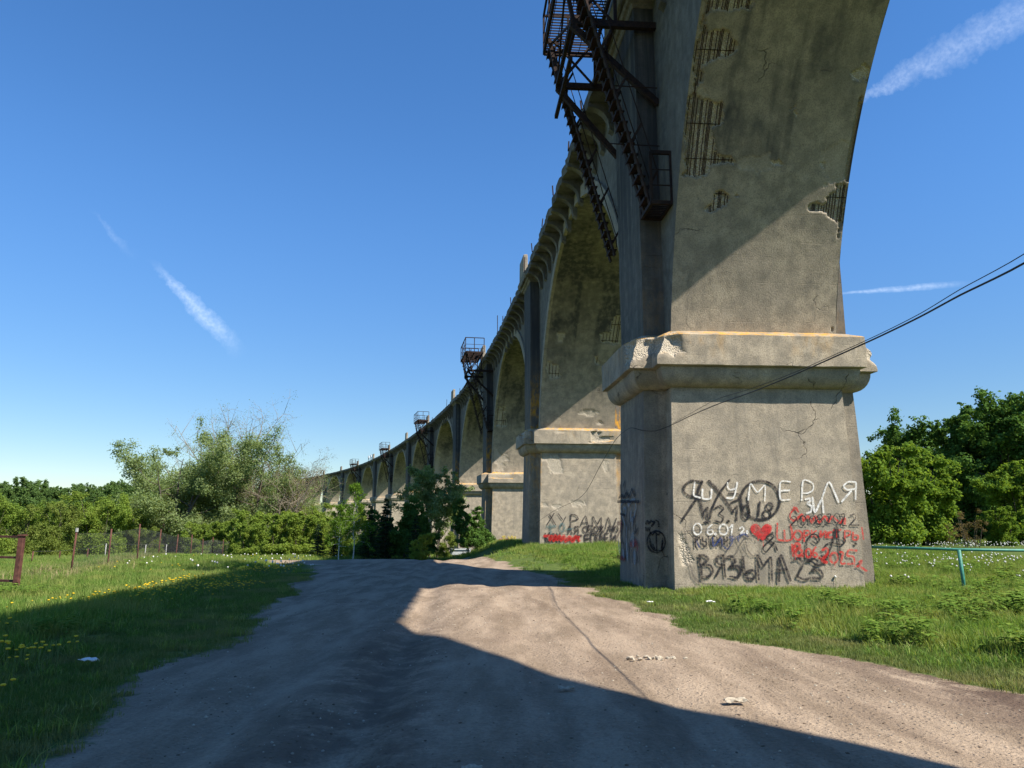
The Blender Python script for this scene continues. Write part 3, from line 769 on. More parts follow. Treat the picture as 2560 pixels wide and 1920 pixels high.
# ------------------------------------------------------------------ rusty inspection stairways hung on every second pier
def stair_proto():
    """local frame: x to the right of the track, y along it, z from the stairway's lowest landing"""
    Z0 = 8.35                      # landing height above the eye
    zp = 16.05 - Z0; rm = M['rust']
    root = empty('inspection_stairway', (0, 0, 0))
    def part(name, mb, parent=root, smooth=False):
        o = mb.build(name, rm, None, smooth); o.parent = parent; return o
    xo, xi = -5.15, -3.42; ya, yb = -2.35, 2.35
    # platform: frame, grating bars, railing
    mb = MB()
    for y in (ya, yb): mb.bar((xo, y, zp), (xi, y, zp), .10, .16)
    for x in (xo, (xo + xi) / 2, xi): mb.bar((x, ya, zp - .01), (x, yb, zp - .01), .09, .15)
    pf = part('platform_frame', mb)
    mb = MB()
    for y in np.arange(ya + .12, yb, .14): mb.bar((xo, y, zp + .10), (xi, y, zp + .10), .03, .035)
    for x in np.arange(xo + .1, xi, .28): mb.bar((x, ya, zp + .075), (x, yb, zp + .075), .02, .02)
    part('platform_grating', mb, pf)
    for x, y in ((xo, ya), (xo, -.8), (xo, .8), (xo, yb), (xi + .1, ya), (xi + .1, yb), ((xo + xi) / 2, ya), ((xo + xi) / 2, yb)):
        mb = MB(); mb.bar((x, y, zp + .05), (x, y, zp + 1.45), .07, .07); part('railing_post', mb, pf)
    for h, w in ((1.45, .07), (.78, .035), (.4, .03)):
        for a, b in (((xo, ya), (xo, yb)), ((xo, ya), (xi + .1, ya)), ((xo, yb), (xi + .1, yb))):
            mb = MB(); mb.bar((*a, zp + h), (*b, zp + h), w, w); part('rail', mb, pf)
    # cantilever frames carrying the platform
    for y in (-1.62, 1.62):
        mb = MB(); mb.bar((-4.85, y, 14.35 - Z0), (-2.28 if y < 0 else -2.75, y, 14.35 - Z0), .15, .20); part('beam', mb)
        mb = MB(); mb.bar((-4.8, y, 14.25 - Z0), (-2.30 if y < 0 else -2.8, y, 11.85 - Z0), .15, .17); part('strut', mb)
        mb = MB(); mb.bar((-4.75, y, 14.35 - Z0), (-5.05, y, zp), .11, .11); part('hanger', mb)
        mb = MB(); mb.bar((-3.5, y, 14.35 - Z0), (-3.5, y, zp), .09, .09); part('hanger', mb)
        mb = MB(); mb.bar((-4.75, y, 14.4 - Z0), (-3.5, y, zp), .08, .08); part('brace', mb)
        mb = MB(); mb.bar((-3.55, y, 14.4 - Z0), (-4.9, y, zp - .05), .06, .06); part('brace', mb)
    for x, z in ((-4.8, 14.35), (-3.55, 14.4), (-4.85, 13.2)):
        mb = MB(); mb.bar((x, -1.62, z - Z0), (x, 1.62, z - Z0), .11, .13); part('cross_beam', mb)
    for a, b in (((-4.8, -1.62, 14.35), (-4.95, 1.62, 15.95)), ((-4.8, 1.62, 14.35), (-4.95, -1.62, 15.95))):
        mb = MB(); mb.bar((a[0], a[1], a[2] - Z0), (b[0], b[1], b[2] - Z0), .06, .06); part('brace', mb)
    # two steep flights, one each side of the pilaster
    tread = None
    for yc, low in ((-2.15, 8.45), (2.1, 8.55)):
        top = Vector((-5.0, 0, zp)); bot = Vector((-2.88 if yc < 0 else -2.95, 0, low - Z0)); d = top - bot
        fl = None
        for s in (-1, 1):
            mb = MB(); y = yc + s * .31
            mb.bar(bot + Vector((0, y, -.1)), top + Vector((0, y, .1)), .05, .17)
            fl = part('stringer', mb)
        n = 24
        for k in range(n):
            p = bot + d * ((k + .4) / n) + Vector((0, yc, 0))
            if tread is None:
                mb = MB(); mb.box((0, 0, 0), (.24, .58, .035)); mb.box((-.11, 0, -.03), (.02, .58, .07)); tread = part('tread', mb); o = tread
            else:
                o = tread.copy(); COL.objects.link(o); o.parent = root
            o.location = p
        for s in (-1, 1):
            y = yc + s * .33; hp = []
            for k in range(6):
                u = .04 + k * .184; p = bot + d * u + Vector((0, y, 0)); q = p + Vector((.30, s * .04, .55)); hp.append(q)
                mb = MB(); mb.bar(p, q, .055, .06); part('handrail_bracket', mb)
            mb = MB(); mb.tube([hp[0] + Vector((0, 0, -.4))] + hp, .016, 5); part('handrail', mb)
    # caged landing in the recess beside the pilaster
    x0, x1, y0, y1 = -2.88, -2.32, -2.62, -1.55; zf = 8.35 - Z0
    mb = MB()
    for y in (y0, y1): mb.bar((x0, y, zf), (x1, y, zf), .08, .1)
    for x in (x0, x1): mb.bar((x, y0, zf), (x, y1, zf), .08, .1)
    for y in np.arange(y0 + .1, y1, .11): mb.bar((x0, y, zf + .03), (x1, y, zf + .03), .025, .03)
    ld = part('landing', mb)
    for x, y in ((x0, y0), (x1, y0), (x0, y1)):
        mb = MB(); mb.bar((x, y, zf), (x, y, zf + 1.45), .075, .075); part('landing_post', mb, ld)
    mb = MB(); mb.bar((x0, y0, zf + 1.45), (x1 + .1, y0, zf + 1.45), .08, .1); part('landing_rail', mb, ld)
    for h in (.5, .95):
        mb = MB(); mb.bar((x0, y0, zf + h), (x1 + .1, y0, zf + h), .025, .025); part('landing_rail', mb, ld)
    # tie rods into the wall
    for z, y in ((12.2, -1.9), (10.4, -1.9)):
        mb = MB(); mb.tube([(-3.9, y, z - Z0), (-2.4, y, z - Z0 - .02)], .018, 5); part('tie_rod', mb)
    return root, Z0
STAIR, Z0 = stair_proto()
STAIRS = [(2, 'dark rusty steel stairway high on the nearest, lettered pier'), (4, 'rusty steel stairway with railed platform on the third pier from the camera'),
          (6, 'rusty steel stairway on the fifth pier, above the leafy poplar'), (8, 'small distant rusty stairway and platform on the seventh pier'), (10, 'farthest rusty stairway platform, behind the birch top')]
for k, (j, lab) in enumerate(STAIRS):
    o = STAIR if k == 0 else copy_tree(STAIR)
    x, y, th = PIER[j]; o.location = (x, y, Z0 + HC); o.rotation_euler = (0, 0, th)
    tag(o, lab, 'stairway', 'inspection stairways hung on every second pier')

# ------------------------------------------------------------------ painted lettering, traced stroke by stroke
def face_front(j):
    z0 = LEDGE[j] - 1.37; zg = gz(PIER[j][0], PIER[j][1]) - .9
    p = ploc(j, -T - .17, 0, zg); q = ploc(j, -T - .17, 1, zg); r = ploc(j, -T, 0, z0)
    n = np.cross(q - p, r - p); n /= np.linalg.norm(n); n = n if n[1] < 0 else -n; return p, n
def face_pil_front(j):
    z0 = LEDGE[j] - 1.37; zg = gz(PIER[j][0], PIER[j][1]) - .9
    p = ploc(j, -TP - .14, 0, zg); q = ploc(j, -TP - .14, 1, zg); r = ploc(j, -TP - .02, 0, z0)
    n = np.cross(q - p, r - p); n /= np.linalg.norm(n); n = n if n[1] < 0 else -n; return p, n
def face_pil_side(j):
    z0 = LEDGE[j] - 1.37; zg = gz(PIER[j][0], PIER[j][1]) - .9
    p = ploc(j, 0, A + .22, zg); q = ploc(j, 1, A + .22, zg); r = ploc(j, 0, A + .06, z0)
    n = np.cross(q - p, r - p); n /= np.linalg.norm(n); n = n if n[0] < 0 else -n; return p, n
def smooth_line(p, n=5):
    p = np.array(p, float)
    if len(p) < 3: return np.array([p[0] + (p[1] - p[0]) * t for t in np.linspace(0, 1, 4)])
    out = []
    for k in range(len(p) - 1):
        a, b = p[max(k - 1, 0)], p[min(k + 2, len(p) - 1)]
        for t in np.linspace(0, 1, n, endpoint=False):
            m1, m2 = (p[k + 1] - a) * .35, (b - p[k]) * .35
            h = t * t * (3 - 2 * t); out.append(p[k] * (2 * t**3 - 3 * t**2 + 1) + m1 * (t**3 - 2 * t**2 + t) + p[k + 1] * (-2 * t**3 + 3 * t**2) + m2 * (t**3 - t**2))
    out.append(p[-1]); return np.array(out)
_lift = [0.022]
def strokes(lines, face, mat, width, name, parent, label=None, filled=None, kind=None):
    p0, n = face; _lift[0] += 0.0012; up = n * _lift[0]
    vs, fs, ac = [], [], []
    for ln in lines:
        q = smooth_line(ln); P = np.array([hit_plane(x, y, p0, n) for x, y in q]) + up
        w = width * rnd.uniform(.85, 1.12)
        t = np.gradient(P, axis=0); sd = np.cross(t, n); sd /= np.maximum(np.linalg.norm(sd, axis=1, keepdims=True), 1e-6)
        o = len(vs); m = len(P)
        P = np.vstack([P[:1] - t[:1] / np.linalg.norm(t[0]) * w * .4, P, P[-1:] + t[-1:] / max(np.linalg.norm(t[-1]), 1e-6) * w * .4]); sd = np.vstack([sd[:1] * .5, sd, sd[-1:] * .5]); m += 2
        for k in range(m):
            wk = w * (.72 + .6 * float(vnoise(P[k][None], 5.0)[0]))
            for u in (-1, 0, 1): vs.append(P[k] + sd[k] * u * wk / 2 * 1.45); ac.append(u)
        for k in range(m - 1):
            for u in (0, 1): fs.append((o + k * 3 + u, o + k * 3 + u + 1, o + (k + 1) * 3 + u + 1, o + (k + 1) * 3 + u))
    for poly in (filled or []):
        P = np.array([hit_plane(x, y, p0, n) for x, y in poly]) + up; c = P.mean(0); o = len(vs); m = len(P)
        vs.append(c); ac.append(0.0)
        for k in (0.7, 1.0):
            for q in P: vs.append(c + (q - c) * k); ac.append(0.55 if k < 1 else 1.0)
        for k in range(m):
            k2 = (k + 1) % m; fs.append((o, o + 1 + k, o + 1 + k2)); fs.append((o + 1 + k, o + 1 + m + k, o + 1 + m + k2, o + 1 + k2))
    ob = mesh_obj(name, vs, fs, PAINT[mat], parent, smooth=True, attrs={'across': ac})
    ob.visible_shadow = True
    if label: ob['label'] = label
    if kind: ob['kind'] = kind
    return ob
def ell(cx, cy, rx, ry, a0=0, a1=2 * math.pi, n=16):
    return [(cx + rx * math.cos(t), cy + ry * math.sin(t)) for t in np.linspace(a0, a1, n)]
G2 = lambda lines: [g_(l) for l in lines]
ff = face_front(2); pj = PIER_OBJ[2]
strokes(G2([[(320, 105), (200, 95), (130, 150), (125, 210), (180, 255), (270, 262)], [(315, 105), (272, 210), (300, 320), (338, 485)], [(272, 268), (200, 370), (100, 520)],
            [(390, 95), (520, 240), (650, 430)], [(610, 85), (500, 230), (420, 400), (400, 492)], ell(935, 300, 207, 207, -1.2, 5.2, 26)]), ff, 'k', .075, 'lettering', pj, 'large blurred black letters and ring')
strokes(G2([[(345, 420), (375, 375), (368, 540)], [(330, 542), (402, 530)], [(455, 385), (510, 360), (545, 392), (500, 440), (545, 480), (520, 535), (455, 520)], ell(595, 525, 6, 6),
            [(640, 430), (690, 360), (682, 515)], ell(780, 432, 40, 75), [(800, 260), (815, 450)], [(930, 320), (912, 470)], ell(1032, 368, 33, 38), ell(1005, 450, 40, 45),
            [(600, 230), (700, 235), (720, 280), (620, 330)]]), ff, 'k', .055, 'lettering', pj, 'smeared black date 13.10 18')
strokes(G2([[(240, 110), (228, 245), (300, 275)], [(322, 182), (325, 280), (408, 280), (418, 185)], [(588, 115), (590, 165), (620, 190), (670, 178)], [(690, 112), (668, 230), (640, 280), (580, 275)],
            [(808, 300), (832, 125), (905, 215), (985, 140), (982, 305)], [(1255, 105), (1150, 107), (1150, 290), (1252, 292)], [(1150, 200), (1245, 196)],
            [(1375, 302), (1388, 100), (1440, 92), (1497, 130), (1492, 195), (1440, 225), (1388, 226)], [(1588, 290), (1665, 105), (1765, 320)],
            [(1415, 292), (1460, 282), (1466, 310), (1432, 335), (1476, 362), (1474, 420), (1430, 440)], [(1490, 270), (1515, 430), (1590, 290), (1606, 432)],
            [(1952, 118), (1947, 292)], [(1950, 110), (1870, 105), (1820, 150), (1860, 190), (1942, 180)], [(1905, 198), (1800, 315)]]), ff, 'w', .042, 'lettering', pj, 'row of spaced white capital letters')
strokes(G2([ell(268, 606, 44, 60), [(422, 560), (385, 590), (372, 640), (395, 666), (432, 650), (425, 615), (385, 622)], ell(458, 660, 5, 5), ell(545, 612, 45, 55), [(612, 592), (640, 560), (627, 666)],
            [(715, 600), (745, 585), (760, 615), (722, 655), (768, 650)], ell(795, 640, 5, 12)]), ff, 'w', .040, 'lettering', pj, 'faint white date 06.012')
strokes([], ff, 'R', .05, 'painted_heart', pj, 'solid red painted heart', [g_([(945, 605), (925, 568), (895, 545), (855, 548), (828, 575), (822, 610), (840, 650), (890, 695), (962, 738), (1020, 695), (1055, 640), (1066, 600), (1058, 565), (1035, 548), (995, 548), (965, 572)])])
strokes(G2([[(1066, 645), (1000, 700), (1085, 770), (1112, 830)], [(1050, 650), (1075, 690), (975, 785), (968, 830), (1000, 847), (1090, 740)]]), ff, 'k', .050, 'lettering', pj)
strokes(G2([[(1115, 545), (1120, 715), (1270, 716), (1256, 560)], [(1190, 620), (1195, 712)], ell(1335, 672, 42, 50), [(1400, 625), (1400, 738)], [(1400, 630), (1445, 625), (1452, 660), (1405, 682)],
            [(1480, 620), (1480, 692)], [(1530, 625), (1485, 655), (1537, 697)], [(1575, 625), (1575, 692), (1625, 630), (1630, 697)], [(1692, 640), (1655, 650), (1650, 690), (1702, 697)],
            [(1710, 620), (1792, 615)], [(1750, 620), (1750, 697)], [(1832, 620), (1832, 732)], [(1832, 625), (1886, 630), (1880, 670), (1836, 682)], [(1920, 640), (1920, 716), (1966, 716), (1971, 676), (1925, 670)], [(2012, 590), (2030, 716)]]), ff, 'r', .040, 'lettering', pj, 'red handwritten word beside the heart')
strokes(G2([[(1335, 425), (1310, 380), (1262, 430), (1250, 480), (1290, 520), (1380, 450), (1392, 520), (1440, 470), (1480, 540), (1520, 470), (1560, 540), (1620, 470), (1660, 530), (1700, 470), (1780, 540), (1830, 490), (1832, 552)],
            [(1290, 375), (1340, 425)]]), ff, 'r', .052, 'lettering', pj, 'red scribble under a black date')
strokes(G2([[(1255, 490), (1290, 470), (1320, 500), (1260, 570), (1322, 570)], ell(1385, 516, 34, 50), ell(1430, 562, 4, 4), ell(1490, 512, 34, 45), ell(1565, 478, 24, 24), ell(1560, 530, 30, 28), ell(1620, 560, 4, 4),
            [(1640, 452), (1682, 450), (1650, 540), (1692, 550)], ell(1747, 492, 34, 50), [(1790, 452), (1832, 450), (1800, 560), (1852, 570)], [(1890, 462), (1940, 450), (1942, 500), (1890, 560), (1982, 566)]]), ff, 'K', .026, 'lettering', pj, 'thin black date 20.08.2022')
strokes(G2([[(1488, 735), (1530, 762), (1560, 720), (1530, 668), (1470, 670), (1430, 740), (1420, 860), (1432, 950), (1490, 915)], [(1580, 890), (1640, 900), (1700, 760), (1745, 575), (1770, 750), (1786, 900)],
            [(1620, 785), (1680, 750), (1800, 772), (1838, 730), (1810, 700)], [(1640, 895), (1620, 960), (1540, 992), (1445, 930)], ell(1943, 765, 5, 6)]), ff, 'k', .052, 'lettering', pj, 'curling black initials')
strokes(G2([[(1270, 770), (1286, 896)], ell(1325, 790, 28, 30), ell(1342, 856, 34, 38), ell(1380, 892, 5, 5), ell(1445, 862, 29, 45), [(1522, 800), (1490, 850), (1500, 906), (1536, 895), (1530, 860), (1495, 866)], ell(1562, 912, 5, 5),
            [(1590, 832), (1640, 810), (1652, 860), (1590, 940), (1642, 962)], ell(1716, 912, 40, 55), [(1780, 850), (1812, 862), (1790, 970), (1832, 972)], [(1956, 835), (1870, 830), (1860, 890), (1922, 902), (1932, 970), (1860, 977)],
            [(1985, 962), (2010, 940), (1990, 990), (1960, 1002)], [(2000, 1010), (2062, 1052)]]), ff, 'r', .050, 'lettering', pj, 'red date 18.06.2025')
strokes(G2([[(240, 680), (245, 800)], [(290, 690), (250, 740), (286, 795)], [(320, 690), (320, 786), (355, 786), (356, 745), (325, 740)], [(380, 685), (385, 786)], [(425, 790), (425, 690), (465, 690), (470, 735), (430, 746)],
            [(480, 790), (505, 685), (526, 790)], [(485, 752), (525, 746)], [(545, 690), (540, 790)], [(580, 690), (580, 790)], [(545, 740), (580, 736)]]), ff, 'K', .036, 'lettering', pj, 'small dark word of five letters')
strokes(G2([[(430, 700), (440, 790), (520, 700), (530, 790)], [(600, 700), (642, 680), (620, 740), (682, 690), (702, 742), (722, 680)], [(545, 790), (590, 820), (640, 740)], [(260, 735), (285, 800)], [(690, 690), (760, 660), (800, 690)]]), ff, 'b', .045, 'lettering', pj, 'dark blue scribble')
strokes(G2([[(135, 632), (350, 610), (520, 615), (620, 650), (700, 740), (762, 850)], [(860, 700), (850, 680), (780, 690), (720, 770), (680, 860), (630, 890), (560, 880), (600, 800), (642, 790)], [(780, 740), (800, 830), (850, 890), (922, 870), (900, 840)],
            [(120, 600), (150, 720)]]), ff, 'g', .042, 'lettering', pj, 'faded grey scrawl')
strokes(G2([[(150, 800), (180, 950), (215, 1090), (270, 1160), (360, 1190), (600, 1196)]]), ff, 'g', .05, 'painted_line', pj, 'curved grey corner line')
strokes(G2([[(285, 885), (315, 1132)], [(285, 885), (350, 890), (376, 932), (320, 985), (400, 992), (430, 1050), (390, 1106), (312, 1120)], [(540, 885), (560, 1112)], [(540, 885), (480, 900), (470, 950), (500, 985), (552, 990)], [(522, 995), (465, 1106)],
            [(570, 915), (630, 900), (666, 950), (610, 1015), (690, 1002), (726, 1052), (690, 1122), (615, 1110)], [(745, 905), (760, 1050), (800, 1132), (860, 1132), (886, 1080), (850, 1045), (780, 1070)],
            [(915, 1142), (905, 880), (965, 1000), (1045, 905), (1056, 1157)], [(1130, 1157), (1147, 888), (1185, 960), (1252, 1152)], [(1120, 1042), (1212, 1036)], [(1285, 932), (1340, 920), (1386, 980), (1330, 1100), (1325, 1112), (1400, 1142), (1462, 1125)],
            [(1480, 1047), (1550, 1035), (1592, 1080), (1580, 1126), (1490, 1126)], [(1440, 942), (1500, 920), (1540, 960), (1500, 1032)]]), ff, 'k', .068, 'lettering', pj, 'bold black word and number 23')
r4 = lambda lines: [crop(l, 1330, 1180, 5.53) for l in lines]
pf_ = face_pil_front(2); ps_ = face_pil_side(2)
strokes(r4([[(1570, 720), (1592, 672), (1610, 715), (1642, 668)], [(1655, 685), (1690, 690), (1650, 752)], [(1705, 665), (1742, 690), (1746, 756)], ell(1712, 965, 125, 150), [(1618, 900), (1640, 1020), (1690, 1080), (1780, 1080), (1800, 920)], [(1712, 860), (1722, 1132)],
            [(1625, 880), (1630, 830), (1660, 870), (1690, 830), (1740, 870), (1770, 830)], [(1860, 312), (1890, 282), (1902, 340), (1880, 542)], [(1932, 270), (1930, 560)], [(1960, 800), (1955, 1000), (1990, 1180)], [(1660, 1000), (1690, 1060)]]), pf_, 'K', .035, 'lettering', pj, 'black doodles on the shaded pilaster', [crop([(1550, 760), (1645, 760), (1630, 825), (1555, 820)], 1330, 1180, 5.53)])
strokes(r4([[(1310, 745), (1242, 500), (1272, 420), (1330, 402), (1360, 460), (1392, 390), (1442, 392), (1456, 500), (1400, 750)], [(1280, 500), (1320, 510), (1310, 600)], [(1390, 540), (1385, 660), (1420, 650)], [(1330, 760), (1320, 950)], [(1400, 880), (1380, 960)], [(1350, 1060), (1345, 1130)]]), ps_, 'l', .10, 'lettering', pj, 'white painted heart outline')
strokes(r4([[(1240, 180), (1235, 350)], [(1220, 360), (1260, 320), (1290, 350), (1330, 260)], [(1320, 300), (1360, 340), (1400, 240), (1440, 330)], [(1200, 410), (1500, 412)], [(1240, 580), (1310, 600)], [(1250, 620), (1240, 900), (1260, 980)], [(1310, 640), (1320, 900)], [(1370, 560), (1360, 800)], [(1420, 560), (1430, 850)], [(1460, 740), (1440, 850), (1480, 790)],
            [(1350, 900), (1345, 1100)], [(1290, 980), (1300, 1200)], [(1400, 1080), (1410, 1250)], [(1470, 1080), (1490, 1250)], [(1300, 130), (1280, 200)]]), ps_, 'K', .07, 'lettering', pj, 'dripping dark marks on the pilaster side')
strokes(r4([[(1200, 720), (1260, 700), (1240, 800), (1200, 900)], [(1380, 1000), (1470, 980), (1480, 1060)], [(1200, 1170), (1300, 1200)]]), ps_, 'o', .16, 'lettering', pj)
strokes(r4([[(1220, 960), (1230, 1100)], [(1330, 1000), (1340, 1200)], [(1420, 860), (1420, 1000)], [(1280, 1100), (1290, 1160)], [(1440, 1120), (1440, 1240)]]), ps_, 'l', .20, 'lettering', pj)
f3 = face_front(3); p3 = PIER_OBJ[3]
strokes(r4([[(240, 590), (325, 730)], [(305, 570), (205, 730)], [(360, 575), (420, 660)], [(465, 620), (400, 750)], [(535, 580), (530, 760)], [(535, 590), (600, 595), (635, 650), (540, 682)], [(665, 750), (735, 605), (776, 750)], [(690, 705), (760, 700)],
            [(840, 760), (840, 610), (900, 720), (955, 625), (957, 760)], [(1010, 790), (1050, 630), (1092, 760)], [(1118, 785), (1165, 640)]]), f3, 'K', .055, 'lettering', p3, 'tall thin black letters')
strokes(r4([[(500, 850), (515, 750), (552, 850)], [(635, 750), (640, 850)], [(635, 750), (590, 760), (600, 800), (636, 800)], [(610, 800), (585, 850)], ell(735, 795, 33, 40), [(830, 745), (780, 745), (780, 832), (820, 830), (825, 790), (785, 786)], ell(885, 790, 28, 40), [(925, 750), (986, 832)], [(985, 750), (925, 832)], [(955, 745), (955, 836)],
            [(1035, 832), (1065, 740), (1096, 832)], [(1045, 796), (1090, 796)], [(1115, 745), (1115, 832)], [(1115, 790), (1140, 790)], ell(1162, 790, 24, 40)]), f3, 'K', .075, 'lettering', p3)
strokes(r4([[(180, 850), (190, 995)], [(240, 845), (192, 910), (242, 985)], ell(285, 905, 30, 50), [(340, 850), (340, 980)], [(380, 850), (380, 980)], [(340, 910), (380, 910)], [(600, 880), (685, 880)], [(642, 880), (640, 962)], [(780, 870), (730, 870), (735, 982), (792, 980)], [(735, 922), (782, 922)], [(810, 982), (815, 860), (872, 860), (870, 982)], [(850, 860), (952, 855)], [(900, 860), (890, 987)],
            [(930, 972), (950, 860), (987, 972)], [(1050, 850), (1005, 855), (1010, 967), (1057, 966)], [(1010, 910), (1045, 910)], [(1095, 860), (1100, 962), (1150, 870), (1156, 962)]]), f3, 'k', .12, 'lettering', p3, 'row of heavy black capitals above the grass')
strokes(r4([ell(415, 770, 32, 55), [(250, 720), (260, 850)], [(200, 760), (330, 750)], [(560, 780), (470, 800)]]), f3, 't', .12, 'lettering', p3)
strokes(r4([[(165, 885), (240, 888), (240, 950), (270, 880), (300, 952), (320, 880), (350, 942), (380, 880), (400, 947), (440, 880), (460, 962), (520, 890), (560, 962), (600, 890), (652, 952)], [(240, 1020), (420, 1025)], [(480, 940), (650, 900)]]), f3, 'r', .14, 'lettering', p3, 'scrawled red word low on the second pier')
r5 = lambda lines: [crop(l, 780, 1000, 3.95) for l in lines]
f4 = face_front(4); p4 = PIER_OBJ[4]
strokes(r5([[(1790, 1415), (1860, 1412)], [(1825, 1415), (1830, 1475)], ell(1865, 1450, 18, 20), [(1885, 1410), (1890, 1475)], [(1890, 1420), (1930, 1475), (1935, 1410)], [(1850, 1390), (1900, 1385), (2010, 1395)], [(1940, 1450), (1960, 1415), (1985, 1470)], [(1900, 1440), (2010, 1450)], [(2000, 1410), (2000, 1470)]]), f4, 'r', .24, 'lettering', p4, 'blurred red block letters on the third pier')
strokes(r5([[(1880, 1350), (1905, 1345), (1890, 1375), (1910, 1380)], [(1940, 1350), (1955, 1370), (1975, 1345)], [(1980, 1350), (1985, 1385)], [(2005, 1350), (2008, 1390)]]), f4, 'y', .14, 'lettering', p4, 'small yellow marks')
strokes(G2([[(310, 1125), (312, 1175)], [(690, 1118), (693, 1160)], [(335, 480), (338, 560)], [(1000, 500), (1003, 545)], [(1055, 1150), (1057, 1190)], [(880, 495), (882, 530)], [(1430, 945), (1432, 1000)]]), ff, 'g', .016, 'paint_drip', pj, kind='stuff')
strokes(G2([[(1300, 880), (1302, 930)], [(1720, 965), (1722, 1010)], [(960, 735), (961, 790)], [(905, 690), (906, 730)], [(1930, 970), (1932, 1020)]]), ff, 'r', .014, 'paint_drip', pj, kind='stuff')
# survey number plate on the arch edge of the nearest pier
pl = MB(); q0 = at_depth(1683, 525, 19.9); pl.box(q0, (.10, .03, .30)); pl.build('number_plate', M['paper'], pj)

# ------------------------------------------------------------------ cables
def cable():
    root_p = at_depth(1330, 1312, 44.6)
    n0, nn = face_front(2)
    c0 = hit_plane(1683, 1062, n0, nn) + np.array([-.03, -.05, 0])
    pts = [at_depth(2900, 440, 4.1), at_depth(2560, 658, 5.6), at_depth(2400, 738, 6.45), at_depth(2300, 792, 7.1), at_depth(2180, 850, 8.0), at_depth(1990, 935, 10.2), at_depth(1880, 980, 12.0), at_depth(1790, 1012, 14.2), at_depth(1725, 1040, 17.2), c0]
    pts += [at_depth(1640, 1077, 19.75), at_depth(1605, 1076, 19.85), at_depth(1575, 1070, 20.4), at_depth(1540, 1098, 22.6), at_depth(1500, 1165, 27), at_depth(1468, 1225, 33), at_depth(1445, 1248, 38), at_depth(1410, 1265, 42), at_depth(1380, 1280, 44), at_depth(1340, 1308, 44.4)]
    q = smooth_line(pts, 5)
    mb = MB(); mb.tube(q, .009, 6); o = mb.build('overhead_cable', M['cable'], None, smooth=True)
    tag(o, 'thicker sagging black cable running from the right past the nearest pier', 'cable')
    a = np.array([[0, 0, 0.09], [0, 0, .07], [0, 0, .05], [0, 0, .03], [0, 0, .025], [0, 0, .03], [0, 0, .06], [0, 0, .1], [0, 0, .05], [0, 0, .02]])
    q2 = smooth_line([pts[k] + a[k] for k in range(10)], 5)
    mb = MB(); mb.tube(q2, .0045, 5); o = mb.build('overhead_cable', M['cable'], None, smooth=True)
    tag(o, 'thinner black wire just above the sagging cable at right', 'cable')
cable()

# ------------------------------------------------------------------ green pipe rail, gate, fence
def pipe_rail():
    a = at_depth(2150, 1366.5, 20.6); b = at_depth(2700, 1378, 18.6); px = at_depth(2397, 1374, 19.1)
    root = tag(empty('pipe_barrier', (px[0], px[1], gz(px[0], px[1]))), 'low turquoise pipe barrier in the grass right of the lettered pier', 'barrier')
    mb = MB(); mb.tube([a, px, b], .035, 8); mb.build('rail', M['turq'], root, smooth=True)
    for t in (0.0, 1.0):
        p = px + (b - px) * (t if t != 1.0 else 0) if t else px
        p = {0.0: px, 1.0: px + (b - px) * 1.0, 2.05: px + (a - px) * .96}[t]
        mb = MB(); g = gz(p[0], p[1]); mb.tube([(p[0] + .05, p[1], g - .3), p], .045, 8); mb.build('post', M['turq'], root, smooth=True)
pipe_rail()

def gate():
    Y = 19.2; base = at_depth(38, 1475, Y); gx, gy = base[0], base[1]; zb = gz(gx, gy)
    root = tag(empty('field_gate', (gx, gy, zb)), 'rusty brown steel gate frame at the left edge of the meadow', 'gate')
    top = at_depth(57, 1340, Y); lean = np.array([0.02, 0, top[2] - zb])
    mb = MB(); mb.bar(np.array([gx, gy, zb - .3]), np.array([gx, gy, zb]) + lean, .13, .11); mb.build('gate_post', M['rust_post'], root, bevel=.008)
    for yp in (1342, 1394, 1453):
        r = at_depth(48, yp, Y); mb = MB(); l = r + np.array([-3.2, .9, .02]); mb.bar(r, l, .055, .055); mb.build('gate_rail', M['rust_post'], root)
    mb = MB(); l = np.array([gx - 3.2, gy + .9, zb]); mb.bar(l + np.array([0, 0, -.3]), l + lean, .12, .1); mb.build('gate_post', M['rust_post'], root)
    mb = MB(); mb.box(top + np.array([0, 0, .02]), (.17, .15, .04)); mb.build('post_cap', M['rust_post'], root)
gate()

